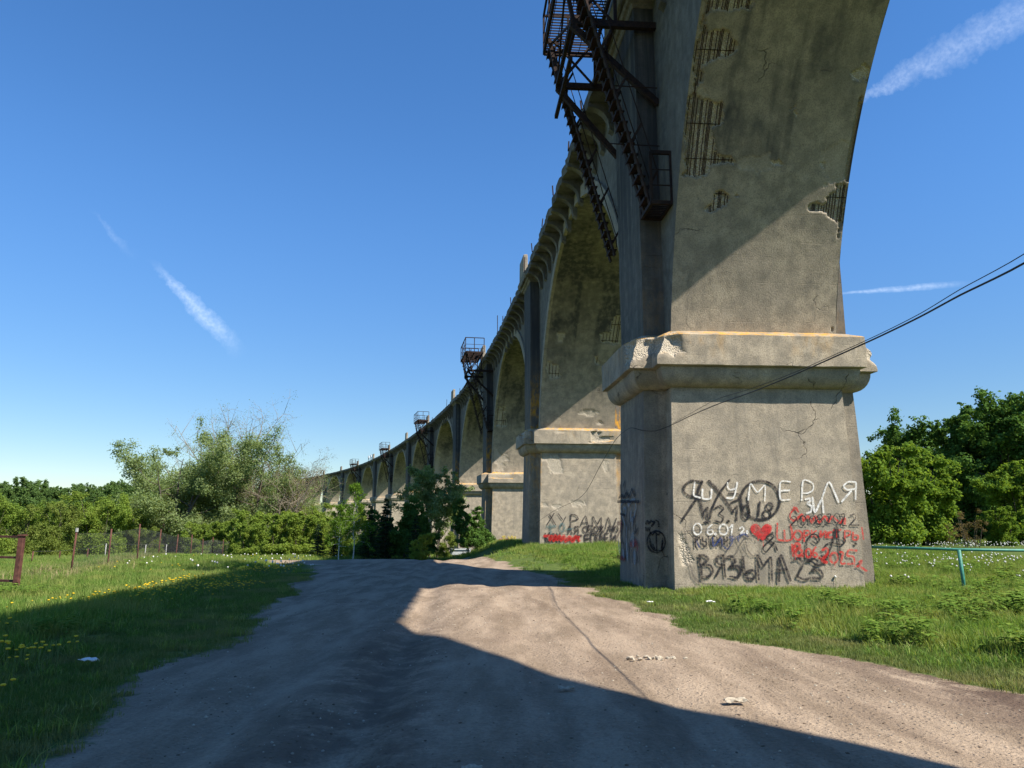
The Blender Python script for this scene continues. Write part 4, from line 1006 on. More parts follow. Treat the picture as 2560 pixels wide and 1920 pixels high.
def fence():
    obs = [(176, 1430, 186, 1324), (268, 1420, 277, 1332), (341, 1421, 348, 1320), (394, 1404, 398, 1328), (438, 1397, 441, 1332), (476, 1386, 479, 1330), (506, 1383, 508, 1335), (530, 1385, 533, 1336), (556, 1380, 557, 1342), (578, 1381, 579, 1345), (597, 1379, 598, 1346), (612, 1379, 612, 1347), (623, 1378, 624, 1348), (635, 1379, 636, 1352), (650, 1378, 651, 1354), (661, 1377, 662, 1354), (671, 1377, 672, 1355)]
    P = []
    for k, (bx, by, tx, ty) in enumerate(obs):
        u = k / (len(obs) - 1); Y = 27.0 / (1 - u * (1 - 27.0 / 105)) if False else 27.0 + 4.3 * k + .12 * k * k
        d = at_depth(bx, by, Y); P.append((d[0], Y))
    x0, y0 = P[0]
    root = tag(empty('wire_fence', (x0, y0, gz(x0, y0))), 'chain-link fence with leaning rusty posts along the left meadow', 'fence')
    tops = []
    for k, ((bx, by, tx, ty), (x, y)) in enumerate(zip(obs, P)):
        z = gz(x, y); h = 1.62 + (.18 if k in (2, 5, 7) else 0); tp = np.array([x + rnd.uniform(-.02, .08), y, z + h])
        mb = MB(); mb.tube([(x, y, z - .3), tp], .033, 7); mb.build('post', M['rust_post' if k not in (13, 14) else 'pale_post'], root, smooth=True)
        tops.append((np.array([x, y, z]), tp))
    pale = MB(); t = tops[0][1]; pale.tube([t - np.array([0, 0, .12]), t + np.array([0, 0, .02])], .052, 7); pale.build('post_cap', M['pale_post'], root)
    for (b0, t0), (b1, t1) in zip(tops[:-1], tops[1:]):
        mb = MB(); L = np.linalg.norm(b1 - b0); n = max(6, int(L / .11)); H = .86; pt = lambda u, v: b0 + (b1 - b0) * u + np.array([0, 0, .05]) + (t0 - b0) * H * v * (1 - u) + (t1 - b1) * H * v * u
        hh = 1.45; du = hh / L
        for q in range(-int(du * n) - 1, n + 1):
            for s in (1, -1):
                u0 = q / n; u1 = u0 + du
                if s < 0: v0, v1 = 1.0, 0.0
                else: v0, v1 = 0.0, 1.0
                a, b = max(u0, 0), min(u1, 1)
                if b <= a: continue
                va = v0 + (v1 - v0) * (a - u0) / du; vb = v0 + (v1 - v0) * (b - u0) / du
                mb.tube([pt(a, va), pt(b, vb)], .0018, 3, False)
        mb.tube([pt(0, 1), pt(1, 1)], .004, 3, False)
        mb.build('wire_mesh', M['galv'], root)
    # older inner fence seen through the mesh
    r2 = tag(empty('old_fence', (-24, 38, gz(-24, 38))), 'older low fence of thin posts and wire, farther out in the meadow', 'fence')
    last = None
    for bx, by, Y in ((80, 1393, 39), (148, 1390, 43), (217, 1393, 41), (262, 1388, 50), (362, 1385, 56), (414, 1384, 62)):
        d = at_depth(bx, by, Y); z = gz(d[0], Y); tp = np.array([d[0] + .03, Y, z + (.75 if bx < 250 else 1.2)])
        mb = MB(); mb.tube([(d[0], Y, z - .2), tp], .035, 6); mb.build('post', M['rust_post' if bx < 250 else 'pale_post'], r2, smooth=True)
        if last is not None:
            mb = MB(); mb.tube([last, tp], .008, 4); mb.build('wire', M['galv'], r2)
        last = tp
fence()

# ------------------------------------------------------------------ odds and ends
def stone_mesh(name, r, seed):
    bm = bmesh.new(); bmesh.ops.create_icosphere(bm, subdivisions=1, radius=r); q = random.Random(seed)
    for v in bm.verts: v.co *= q.uniform(.65, 1.2); v.co.z *= .6
    me = bpy.data.meshes.new(name); bm.to_mesh(me); bm.free(); return me
rp = at_depth(1630, 1606, 9.95); rp[2] = gz(rp[0], rp[1])
pile = tag(empty('rubble_heap', tuple(rp)), 'little heap of pale broken stones lying on the sunlit road', 'stones')
for k in range(22):
    me = stone_mesh('stone', rnd.uniform(.018, .05), k); me.materials.append(M['stone']); o = child(pile, 'stone', me)
    o.location = (rnd.gauss(0, .22), rnd.gauss(0, .07), .012); o.rotation_euler = (rnd.random(), rnd.random(), rnd.random() * 6)
def litter():
    spots = [(222, 1639, 'crumpled white scrap of litter in the shaded grass at left'), (1776, 1495, 'white paper scrap in the grass at the road edge before the pier'), (1625, 1495, 'small white scrap on the turf left of the lettered pier base'), (1838, 1727, 'pale flat scrap lying on the sunlit road at right'), (1180, 1888, 'pale grey flat chip on the shaded road in front'), (1415, 1692, 'small pale sliver at the edge of the shadow on the road')]
    for k, (px, py, lab) in enumerate(spots):
        Y = 1.7 * F / (py - 1296); p = at_depth(px, py, Y); s = (.10, .09, .06, .10, .07, .08)[k]
        mb = MB(); n = 5; q = random.Random(k)
        vs = [(p[0] + (i / n - .5) * s * 2, p[1] + (j / n - .5) * s, gz(p[0], p[1]) + .02 + (.09 if k < 3 else 0) + q.uniform(0, s * .35)) for i in range(n + 1) for j in range(n + 1)]
        fs = [(i * (n + 1) + j, i * (n + 1) + j + 1, (i + 1) * (n + 1) + j + 1, (i + 1) * (n + 1) + j) for i in range(n) for j in range(n)]
        mb.add(vs, fs); o = mb.build('litter', M['paper' if k < 3 else 'stone'], None)
        so = o.modifiers.new('thickness', 'SOLIDIFY'); so.thickness = .006
        tag(o, lab, 'litter', 'scraps lying about the road')
litter()
tp = at_depth(1152, 1379, 66); tz = gz(tp[0], tp[1])
tr = tag(empty('metal_trough', (tp[0], tp[1], tp[2] - .35)), 'long pale sheet-metal trough lying by the fourth pier', 'trough')
mb = MB(); zz = tp[2] - .35
mb.box((tp[0], tp[1], zz + .3), (1.9, .8, .5), None, .86); mb.build('trough_body', M['white_sheet'], tr, bevel=.04)
mb = MB(); mb.bar((tp[0] - .9, tp[1] - .42, zz + .58), (tp[0] + .9, tp[1] - .42, zz + .58), .07, .06); mb.build('rim', M['white_sheet'], tr)
mb = MB(); mb.bar((tp[0] - .9, tp[1] + .42, zz + .58), (tp[0] + .9, tp[1] + .42, zz + .58), .07, .06); mb.build('rim', M['white_sheet'], tr)

# two tiny figures on the distant deck
def person(x, y, z, rot, shirt, label):
    me = bpy.data.meshes.new('person')
    v = [(0, 0, .95), (0, 0, 1.2), (0, 0, 1.42), (0, 0, 1.52), (0, .02, 1.66), (.1, 0, .92), (.11, .02, .5), (.12, 0, .08), (.12, .12, .04), (-.1, 0, .92), (-.11, -.02, .5), (-.12, 0, .08), (-.12, .12, .04), (.2, 0, 1.40), (.25, .02, 1.12), (.24, .12, .9), (-.2, 0, 1.40), (-.25, .02, 1.12), (-.24, .12, .9)]
    e = [(0, 1), (1, 2), (2, 3), (3, 4), (0, 5), (5, 6), (6, 7), (7, 8), (0, 9), (9, 10), (10, 11), (11, 12), (2, 13), (13, 14), (14, 15), (2, 16), (16, 17), (17, 18)]
    rad = [.15, .15, .16, .055, .11, .085, .06, .045, .04, .085, .06, .045, .04, .06, .045, .035, .06, .045, .035]
    me.from_pydata(v, e, []); o = bpy.data.objects.new('person', me); COL.objects.link(o)
    sk = o.modifiers.new('skin', 'SKIN'); o.modifiers.new('sub', 'SUBSURF').levels = 1; o.modifiers['sub'].render_levels = 1
    for k, q in enumerate(me.skin_vertices[0].data): q.radius = (rad[k], rad[k] * .8); q.use_root = (k == 0)
    n = NT('clothes_' + label[:8].replace(' ', '_')); zc = n.sep(n.tc.outputs['Object'])[2]
    c = n.mix(n.ss(zc, .93, .95), (.03, .035, .06), shirt); c = n.mix(n.ss(zc, 1.47, 1.49), c, (.42, .26, .19)); c = n.mix(n.ss(zc, 1.66, 1.68), c, (.03, .02, .015)); n.done(c, .85)
    me.materials.append(n.m); o.location = (x, y, z); o.rotation_euler = (0, 0, rot); tag(o, label, 'person', 'people up on the far deck'); return o
for d, lab, sh in ((9.5, 'left of two tiny people in white tops on the far deck', (.8, .8, .78)), (5.5, 'right of two tiny people in white tops on the far deck', (.75, .77, .8))):
    p = sloc(9, d, 2.9, ZDT + .02); person(p[0], p[1], p[2], 2.6, sh, lab)

# ------------------------------------------------------------------ vegetation
M['lf_willow'] = leafmat('willow_leaves', (0.146, 0.215, 0.079), (0.266, 0.335, 0.147), (0.344, 0.397, 0.213))
M['lf_bright'] = leafmat('young_leaves', (0.134, 0.220, 0.038), (0.247, 0.327, 0.065), (0.324, 0.374, 0.086))
M['lf_olive'] = leafmat('shrub_leaves', (0.138, 0.203, 0.046), (0.244, 0.300, 0.073), (0.308, 0.325, 0.114))
M['lf_dark'] = leafmat('dark_leaves', (0.057, 0.120, 0.030), (0.120, 0.217, 0.048), (0.184, 0.294, 0.065), 0.3)
M['lf_maple'] = leafmat('maple_leaves', (0.108, 0.194, 0.028), (0.194, 0.290, 0.048), (0.257, 0.335, 0.071))
M['lf_spruce'] = leafmat('spruce_needles', (0.021, 0.047, 0.022), (0.047, 0.085, 0.034), None, 0.1)
M['lf_birch'] = leafmat('birch_leaves', (0.086, 0.173, 0.023), (0.151, 0.252, 0.036), (0.202, 0.288, 0.043))
M['lf_far'] = leafmat('far_leaves', (0.082, 0.149, 0.047), (0.142, 0.223, 0.068), (0.178, 0.252, 0.089))
M['lf_brown'] = leafmat('brown_buds', (0.13, 0.10, 0.05), (0.20, 0.16, 0.085), None)
M['bark'] = barkmat('grey_bark', (0.055, 0.045, 0.036), (0.13, 0.11, 0.09))
M['bark_pale'] = barkmat('pale_dry_bark', (0.17, 0.14, 0.10), (0.27, 0.235, 0.18))
M['birch'] = birchbark('birch_bark')

def leaf_cloud(centers, radii, n, size, rng, flat=0.5, aspect=0.55, up=0.35):
    """n leaves spread through clumps; returns verts, faces, tint"""
    pw = np.asarray(radii, float) ** 2.2; k = rng.choice(len(centers), n, p=pw / pw.sum()); c = np.asarray(centers)[k]; r = np.asarray(radii)[k]
    g = rng.normal(size=(n, 3)); g /= np.linalg.norm(g, axis=1, keepdims=True)
    rad = rng.random(n) ** 0.6 * rng.uniform(.7, 1.45, n)
    p = c + g * (rad * r)[:, None] * np.array([1, 1, flat + .25])
    nrm = rng.normal(size=(n, 3)) + np.array([0, 0, up * 2]) + g * 0.9; nrm /= np.linalg.norm(nrm, axis=1, keepdims=True)
    t = np.cross(nrm, rng.normal(size=(n, 3))); t /= np.linalg.norm(t, axis=1, keepdims=True); b = np.cross(nrm, t)
    s = size * rng.uniform(.6, 1.3, n)[:, None]; w = s * aspect
    V = np.stack([p - t * s * .5, p + b * w * .5 + nrm * w * .12, p + t * s * .5, p - b * w * .5 + nrm * w * .12], 1).reshape(-1, 3)
    base = np.arange(n) * 4; Fc = np.stack([base, base + 1, base + 2, base + 3], 1)
    clump_t = rng.random(len(centers))[k]
    tint = np.repeat(np.clip(.55 * clump_t + .45 * rng.random(n), 0, 1), 4)
    return V, Fc, tint
def quad_mesh(name, V, Fc, tint, mat):
    me = bpy.data.meshes.new(name); n = len(Fc)
    me.vertices.add(len(V)); me.vertices.foreach_set('co', V.astype(np.float32).ravel())
    me.loops.add(n * 4); me.loops.foreach_set('vertex_index', Fc.astype(np.int32).ravel())
    me.polygons.add(n); me.polygons.foreach_set('loop_start', np.arange(0, n * 4, 4, dtype=np.int32)); me.polygons.foreach_set('loop_total', np.full(n, 4, np.int32))
    a = me.attributes.new('tint', 'FLOAT', 'POINT'); a.data.foreach_set('value', tint.astype(np.float32))
    me.materials.append(mat); me.update(calc_edges=True); return me

def branchy(rng, H, r0, base, env, n_prim, lean=(0, 0), up=.55, sub=4, wob=.05, stems=1, spread_base=.3, twig=2):
    """skeleton: list of (points, radii) and leaf nodes (position, distance from stem)"""
    br, nodes = [], []
    for s in range(stems):
        a = rng.random() * 6.28; ox = spread_base * rng.random() if stems > 1 else 0
        hh = H * (1 if s == 0 else rng.uniform(.75, .98)); tilt = (np.array(lean) + (np.array([math.cos(a), math.sin(a)]) * rng.uniform(.1, .35) if stems > 1 else 0))
        m = 9; pts = []
        for k in range(m):
            u = k / (m - 1); w = wob * H * .5 * (rng.random(2) - .5) * (u > 0)
            pts.append(np.array([ox * math.cos(a) + tilt[0] * H * u * (0.6 + .4 * u) + w[0], ox * math.sin(a) + tilt[1] * H * u * (0.6 + .4 * u) + w[1], hh * u]))
        rad = [r0 * (1 - .9 * (k / (m - 1)) ** .8) for k in range(m)]
        br.append((pts, rad))
        for q in range(max(3, n_prim // stems)):
            u = base + (1 - base) * (q + rng.random()) / max(3, n_prim // stems); u = min(u, .97)
            f = u * (m - 1); i = int(f); p = pts[i] + (pts[min(i + 1, m - 1)] - pts[i]) * (f - i)
            L = env(u) * H * rng.uniform(.75, 1.2); az = q * 2.4 + rng.random() * 1.2
            d = np.array([math.cos(az), math.sin(az), up + rng.normal() * .2]); d /= np.linalg.norm(d)
            bp = [p]; n = 5
            for k in range(1, n + 1):
                d = d + rng.normal(size=3) * .16 + np.array([0, 0, .03]); d /= np.linalg.norm(d); bp.append(bp[-1] + d * L / n)
            rb = r0 * (1 - u * .75) * .45; br.append((bp, [rb * (1 - .85 * k / n) for k in range(n + 1)]))
            nodes.append((bp[-1], L * .30))
            for w in range(sub):
                k = rng.integers(2, n + 1); d2 = rng.normal(size=3) + d * .8 + np.array([0, 0, .25]); d2 /= np.linalg.norm(d2); l2 = L * rng.uniform(.25, .5)
                e = bp[k] + d2 * l2; mid = (bp[k] + e) / 2 + rng.normal(size=3) * l2 * .08
                br.append(([bp[k], mid, e], [rb * .45, rb * .32, rb * .14])); nodes.append((mid, l2 * .55)); nodes.append((e, l2 * .55))
                for t in range(twig):
                    d3 = rng.normal(size=3) + d2 * .9; d3 /= np.linalg.norm(d3); e2 = e + d3 * l2 * rng.uniform(.3, .6)
                    br.append(([e, e2], [rb * .16, rb * .08])); nodes.append((e2, l2 * .4))
    return br, nodes
ENV = {'round': lambda u: .34 * math.sin(math.pi * min(1, max(.06, (u * .9 + .05)))) ** .7, 'wide': lambda u: .46 * math.sin(math.pi * min(.97, u * .85 + .08)) ** .6,
       'column': lambda u: .20 * (1 - u) ** .5 + .05, 'birch': lambda u: .26 * (1.02 - u) ** .65 + .03}
def make_tree(name, seed, H, r0, env, nprim, leaf, n_leaf, size, bark='bark', base=.2, up=.55, lean=(0, 0), stems=1, clump=1.0, sub=4, trunk_name='trunk', flat=.55, aspect=.55, twig=2, minr=.25, spread=.3, skirt=0):
    rng = np.random.default_rng(seed); br, nodes = branchy(rng, H, r0, base, ENV[env], nprim, lean, up, sub, stems=stems, twig=twig, spread_base=spread)
    mb = MB()
    for pts, rad in br:
        if max(rad) > .004: mb.tube(pts, [max(q, .006) for q in rad], 6 if max(rad) > .08 else (4 if max(rad) > .02 else 3), False)
    me = bpy.data.meshes.new(trunk_name); me.from_pydata(mb.v, [], mb.f); me.polygons.foreach_set('use_smooth', [True] * len(me.polygons)); me.materials.append(M[bark]); me.update()
    root = empty(name, (0, 0, 0)); child(root, trunk_name, me)
    if skirt:
        for q in range(skirt):
            a, r, z = rng.random() * 6.283, math.sqrt(rng.random()) * H * .30, H * (.05 + .3 * rng.random()); nodes.append((np.array([r * math.cos(a), r * math.sin(a), z]), H * .12))
    if n_leaf:
        V, Fc, t = leaf_cloud([p for p, r in nodes], [max(minr, r * clump) for p, r in nodes], n_leaf, size, rng, flat, aspect)
        ok = V[Fc[:, 0], 2] > .1; Fc = Fc[ok]
        child(root, 'crown', quad_mesh('crown', V, Fc, t, M[leaf]))
    return root
def make_spruce(seed, H):
    rng = np.random.default_rng(seed); mb = MB(); mb.tube([(0, 0, -.2), (0, 0, H * .5), (0, 0, H)], [.11, .07, .015], 7); Vs, Fs, Ts = [], [], []; o = 0
    tn = MB()
    z = .25
    while z < H - .1:
        R = (1 - z / H) ** .85 * H * .27 + .08; nb = int(7 + 5 * (1 - z / H))
        for k in range(nb):
            a = 6.283 * (k + rng.random() * .7) / nb; L = R * rng.uniform(.7, 1.15); n = 7
            q = np.linspace(0.08, 1, n); bp = np.stack([np.cos(a) * L * q, np.sin(a) * L * q, z - L * .28 * q + L * .16 * q ** 3 + rng.uniform(-.16, .16)], 1)
            mb.tube([bp[0], bp[3], bp[-1]], [.018, .012, .004], 3, False)
            m = 34; u = rng.random(m); i = np.minimum((u * (n - 1)).astype(int), n - 2); p = bp[i] + (bp[i + 1] - bp[i]) * (u * (n - 1) - i)[:, None]
            side = np.array([-math.sin(a), math.cos(a), 0]); s = rng.choice([-1, 1], m)[:, None]
            d = side * s * rng.uniform(.4, 1, m)[:, None] + np.array([math.cos(a), math.sin(a), -.1]) * .7 + rng.normal(size=(m, 3)) * .22; d /= np.linalg.norm(d, axis=1, keepdims=True)
            l = (.16 + .16 * L) * (1.05 - u)[:, None] * rng.uniform(.7, 1.2, m)[:, None] + .05; nn = np.cross(d, np.array([0, 0, 1.0]) + rng.normal(size=(m, 3)) * .5); nn /= np.linalg.norm(nn, axis=1, keepdims=True)
            w = .035
            V = np.stack([p - nn * w, p + d * l * .6 - nn * w * .8 - np.array([0, 0, .03]), p + d * l - np.array([0, 0, .05]), p + nn * w], 1).reshape(-1, 3)
            Vs.append(V); b = o + np.arange(m) * 4; Fs.append(np.stack([b, b + 1, b + 2, b + 3], 1)); Ts.append(np.repeat(rng.random(m), 4)); o += m * 4
        z += .20 + .10 * (1 - z / H)
    root = empty('spruce_tree', (0, 0, 0)); me = bpy.data.meshes.new('trunk'); me.from_pydata(mb.v, [], mb.f); me.materials.append(M['bark']); child(root, 'trunk', me)
    child(root, 'crown', quad_mesh('crown', np.vstack(Vs), np.vstack(Fs), np.concatenate(Ts), M['lf_spruce'])); return root
PROTO, USED = {}, set()
def put(kind, px, Y, label, group, scale=1.0, rot=None, z=None, cat='tree', dx=0.0, sz=1.0):
    """plant a tree of a kind on the ground below photo column px at depth Y"""
    x = (px - 1280) / F * (Y * cP + 0) + dx
    src = PROTO[kind]
    o = src if kind not in USED else copy_tree(src)
    USED.add(kind)
    o.location = (x, Y, (gz(x, Y) - .1) if z is None else z); o.scale = (scale, scale, scale * sz); o.rotation_euler = (0, 0, rnd.random() * 6.28 if rot is None else rot)
    tag(o, label, cat, group); return o
PROTO['willow1'] = make_tree('willow_tree', 1, 11.0, .28, 'wide', 22, 'lf_willow', 52000, .27, base=.05, stems=4, up=.4, clump=.95, aspect=.4, spread=1.0, skirt=40)
PROTO['willow2'] = make_tree('willow_tree', 2, 12.5, .30, 'wide', 24, 'lf_willow', 54000, .27, base=.05, stems=4, up=.5, clump=.85, aspect=.4, spread=1.2, skirt=40)
PROTO['bare1'] = make_tree('bare_willow', 3, 17.0, .44, 'wide', 30, 'lf_olive', 2500, .16, bark='bark_pale', base=.35, stems=4, up=1.1, sub=6, clump=.8, twig=5, spread=1.4)
PROTO['bare2'] = make_tree('bare_willow', 4, 15.0, .36, 'wide', 26, 'lf_willow', 7000, .16, bark='bark_pale', base=.3, stems=3, up=.9, sub=6, clump=.8, twig=4, spread=1.4)
PROTO['lean'] = make_tree('leaning_willow', 5, 12.0, .34, 'wide', 26, 'lf_brown', 6000, .13, bark='bark_pale', base=.2, stems=3, up=.6, lean=(.45, 0), sub=7, clump=.7, twig=5, spread=1.2)
PROTO['shrub1'] = make_tree('tall_shrub', 6, 6.0, .08, 'round', 26, 'lf_olive', 40000, .17, base=.0, stems=6, up=.9, clump=.9, spread=1.2, flat=.8, skirt=60)
PROTO['shrub2'] = make_tree('tall_shrub', 7, 6.5, .09, 'round', 28, 'lf_bright', 42000, .19, base=.0, stems=6, up=.9, clump=.9, spread=1.2, flat=.8, skirt=60)
PROTO['young'] = make_tree('young_maple', 8, 4.5, .06, 'round', 24, 'lf_bright', 24000, .17, base=.0, stems=5, up=.8, clump=.9, spread=.7, aspect=.7, skirt=40)
PROTO['birch1'] = make_tree('birch_tree', 9, 8.2, .085, 'birch', 34, 'lf_birch', 9500, .13, bark='birch', base=.24, up=.35, clump=.8, aspect=.7, sub=4)
PROTO['birch2'] = make_tree('birch_tree', 10, 6.0, .07, 'birch', 28, 'lf_birch', 6500, .13, bark='birch', base=.26, up=.4, clump=.8, aspect=.7)
PROTO['poplar'] = make_tree('poplar_tree', 12, 10.5, .16, 'round', 30, 'lf_willow', 26000, .22, base=.10, up=.8, clump=.8, stems=2, aspect=.7, spread=.8)
PROTO['aspen'] = make_tree('dark_aspen', 13, 7.0, .08, 'birch', 30, 'lf_dark', 20000, .19, base=.05, up=.45, clump=.95, aspect=.75, stems=2, spread=.5)
PROTO['spruce1'] = make_spruce(14, 5.2)
PROTO['spruce2'] = make_spruce(15, 3.6)
PROTO['big1'] = make_tree('broadleaf_tree', 16, 13.5, .34, 'wide', 30, 'lf_dark', 52000, .34, base=.06, up=.5, clump=.66, aspect=.7, sub=6, skirt=50)
PROTO['big2'] = make_tree('broadleaf_tree', 17, 12.0, .30, 'round', 30, 'lf_dark', 50000, .33, base=.04, up=.5, clump=.7, aspect=.7, sub=6, skirt=60)
PROTO['maple'] = make_tree('maple_bush', 18, 6.4, .09, 'round', 34, 'lf_maple', 46000, .20, base=.02, stems=6, up=.75, clump=.85, aspect=.85, spread=1.2, skirt=60)
PROTO['brownbush'] = make_tree('dry_bush', 19, 2.4, .03, 'column', 26, 'lf_brown', 1500, .08, base=.1, stems=7, up=1.4, spread=.5, minr=.12)
PROTO['far1'] = make_tree('ridge_tree', 20, 11.0, .3, 'wide', 20, 'lf_far', 6500, .62, base=.1, up=.5, clump=.95, sub=3, aspect=.8, twig=1)
PROTO['far2'] = make_tree('ridge_tree', 21, 12.0, .3, 'round', 20, 'lf_far', 6500, .62, base=.05, up=.6, clump=1.0, sub=3, aspect=.8, twig=1)
gW, gS, gR, gF = 'willows in the valley', 'shrubs behind the wire fence', 'trees right of the viaduct', 'trees on the far ridge'
# far ridge
k = 0
for row, (Y0, n) in enumerate(((372, 20), (410, 20), (330, 12))):
    for q in range(n):
        px = -60 + 640 * (q + .2 + .6 * rnd.random()) / n; Y = Y0 + rnd.uniform(-12, 12)
        put('far1' if (q + row) % 2 else 'far2', px, Y, 'green broadleaf crown in the wooded ridge on the left skyline', gF, rnd.uniform(.85, 1.25) * (.85 if row == 2 else 1))
# shrubs behind the fence
sh = [(-30, 62, 'shrub2', 1.0, 'bright green shrub cut by the left picture edge'), (60, 74, 'shrub1', 1.0, 'olive shrub second from the left edge behind the meadow'), (150, 66, 'shrub1', .95, 'dull olive shrub behind the second fence post'),
      (215, 76, 'shrub2', 1.1, 'yellow-green shrub left of the tall fence post'), (262, 68, 'shrub2', 1.05, 'bright rounded shrub behind the third fence post'), (330, 82, 'shrub2', 1.15, 'bright shrub touching the left willow'), (110, 96, 'shrub2', 1.2, 'pale green shrub in the second row at left'), (20, 100, 'shrub1', 1.15, 'olive shrub in the second row near the left edge'), (380, 66, 'shrub1', .55, 'low olive bush beneath the left willow'), (230, 104, 'shrub1', 1.25, 'farther olive shrub between two bright ones')]
for px, Y, kd, s, lab in sh: put(kd, px, Y, lab, gS, s * .8, cat='shrub')
put('willow1', 430, 84, 'broad grey-green willow left of the bare trees', gW, 1.0)
put('willow1', 505, 96, 'grey-green willow behind the broad left one', gW, 1.05, rot=2.0)
put('willow2', 605, 88, 'tall leafy grey-green willow in the middle of the thicket', gW, 1.0)
put('willow2', 690, 100, 'grey-green willow at the right of the thicket', gW, .78, rot=1.0)
put('bare1', 545, 104, 'tall nearly leafless willow with pale upright limbs', gW, 1.0)
put('bare1', 640, 108, 'sparse pale-limbed willow right of the tallest bare one', gW, .92, rot=2.4)
put('bare2', 470, 100, 'thin sparse willow at the left of the bare limbs', gW, .95)
put('bare2', 715, 112, 'thin sparse willow beside the far end of the viaduct', gW, .80, rot=1.6)
put('lean', 690, 84, 'brown twiggy willow leaning over toward the viaduct', gW, .72, rot=0.0)
put('lean', 660, 90, 'paler twiggy willow behind the leaning brown one', gW, .8, rot=.5)
yg = [(655, 62, .85), (690, 56, .75), (735, 58, .75), (765, 64, .75), (610, 70, .8), (700, 70, .9), (800, 66, .6), (560, 74, .75), (500, 72, .7)]
yl = ['small bright sapling nearest the fence end', 'bright yellow-green sapling left of the dark spruce', 'bright yellow-green sapling behind the small spruce', 'bright sapling just left of the first birch', 'bright low sapling under the middle willow', 'taller bright sapling behind the path end', 'bright sapling behind the two birches', 'bright low bush under the tall willow', 'bright low bush left of the tall willow']
for (px, Y, s), lab in zip(yg, yl): put('young', px, Y, lab, 'young maples at the end of the road', s, cat='sapling')
put('birch1', 886, 53.5, 'taller white-stemmed birch at the end of the road', 'birches at the end of the road', .66)
put('birch2', 850, 51.5, 'smaller white-stemmed birch left of the taller one', 'birches at the end of the road', .62)
sp = [(798, 55, 'spruce2', .75, 'small dark spruce left of the birches'), (838, 56, 'spruce1', .55, 'low dark spruce behind the smaller birch'), (925, 55.5, 'spruce1', .80, 'dark spruce right of the taller birch'), (965, 57, 'spruce1', .92, 'dark spruce right of the aspen row, second from the birch'), (1040, 55, 'spruce2', .9, 'dark spruce below the leafy poplar')]
for px, Y, kd, s, lab in sp: put(kd, px, Y, lab, 'dark spruces along the road end', s)
put('aspen', 943, 60, 'slim dark leafy tree before the seventh pier', 'dark leafy trees along the viaduct', .58)
put('aspen', 1008, 57, 'taller dark leafy tree before the sixth pier', 'dark leafy trees along the viaduct', .68, rot=2.0)
put('aspen', 1062, 58, 'dark leafy tree under the poplar', 'dark leafy trees along the viaduct', .62, rot=4.0)
put('poplar', 1090, 68, 'grey-green poplar standing before the fifth pier', 'dark leafy trees along the viaduct', .78, rot=1.0)
put('aspen', 1176, 60, 'dark bush between the third and fourth piers', 'dark leafy trees along the viaduct', .62, rot=5.0)
fill = [(812, 74, 'shrub1', .62, 'low olive bush behind the smaller birch'), (842, 82, 'shrub2', .70, 'bright bush seen between the two birches'), (900, 78, 'aspen', .55, 'dark leafy sapling just right of the taller birch'), (918, 86, 'shrub1', .72, 'olive bush below the eighth pier'), (985, 72, 'aspen', .60, 'dark leafy sapling between two spruces'), (1030, 76, 'shrub1', .70, 'olive bush left of the poplar stem'), (1120, 66, 'shrub1', .42, 'low olive bush right of the poplar stem'), (775, 90, 'shrub2', .85, 'bright bush beyond the end of the path'), (1206, 62, 'aspen', .50, 'slim dark bush against the third pier'), (870, 94, 'shrub2', .9, 'bright bush far behind the taller birch')]
for px, Y, kd, sc_, lab in fill: put(kd, px, Y, lab, 'undergrowth below the far piers', sc_, cat='bush')
put('young', 1052, 46, 'small bright bush at the road end below the poplar', 'young maples at the end of the road', .36, cat='sapling')
put('young', 620, 48, 'low bright bush where the fence ends', 'young maples at the end of the road', .5, cat='sapling')
# right of the viaduct
put('big1', 2300, 72, 'tall dark broadleaf tree nearest the viaduct on the right', gR, .74, rot=.6)
put('big2', 2410, 66, 'dense dark broadleaf tree in the middle of the right group', gR, .86)
put('big1', 2520, 62, 'tall dark broadleaf tree near the right picture edge', gR, .80, rot=2.5)
put('big2', 2620, 68, 'dark broadleaf tree cut by the right picture edge', gR, 1.0, rot=1.1)
put('big2', 2470, 76, 'dark broadleaf crown behind the right group', gR, .95, rot=3.0)
put('big2', 2240, 84, 'dark broadleaf tree behind the bright maple bush', gR, .75, rot=4.0)
put('maple', 2215, 46, 'bright green maple bush beside the lettered pier', gR, .92, cat='bush')
put('maple', 2300, 50, 'bright green maple bush right of the pier-side one', gR, .86, rot=2.0, cat='bush')
put('maple', 2560, 52, 'bright green bush at the right edge below the dark trees', gR, .85, rot=3.3, cat='bush')
put('maple', 2500, 49, 'low bright green bush left of the right-edge one', gR, .38, rot=1.3, cat='bush')
put('brownbush', 2425, 46, 'thin brownish dry bush in front of the dark trees', gR, .95, cat='bush')
put('brownbush', 2370, 48, 'smaller brownish dry bush left of the other dry one', gR, .6, cat='bush')

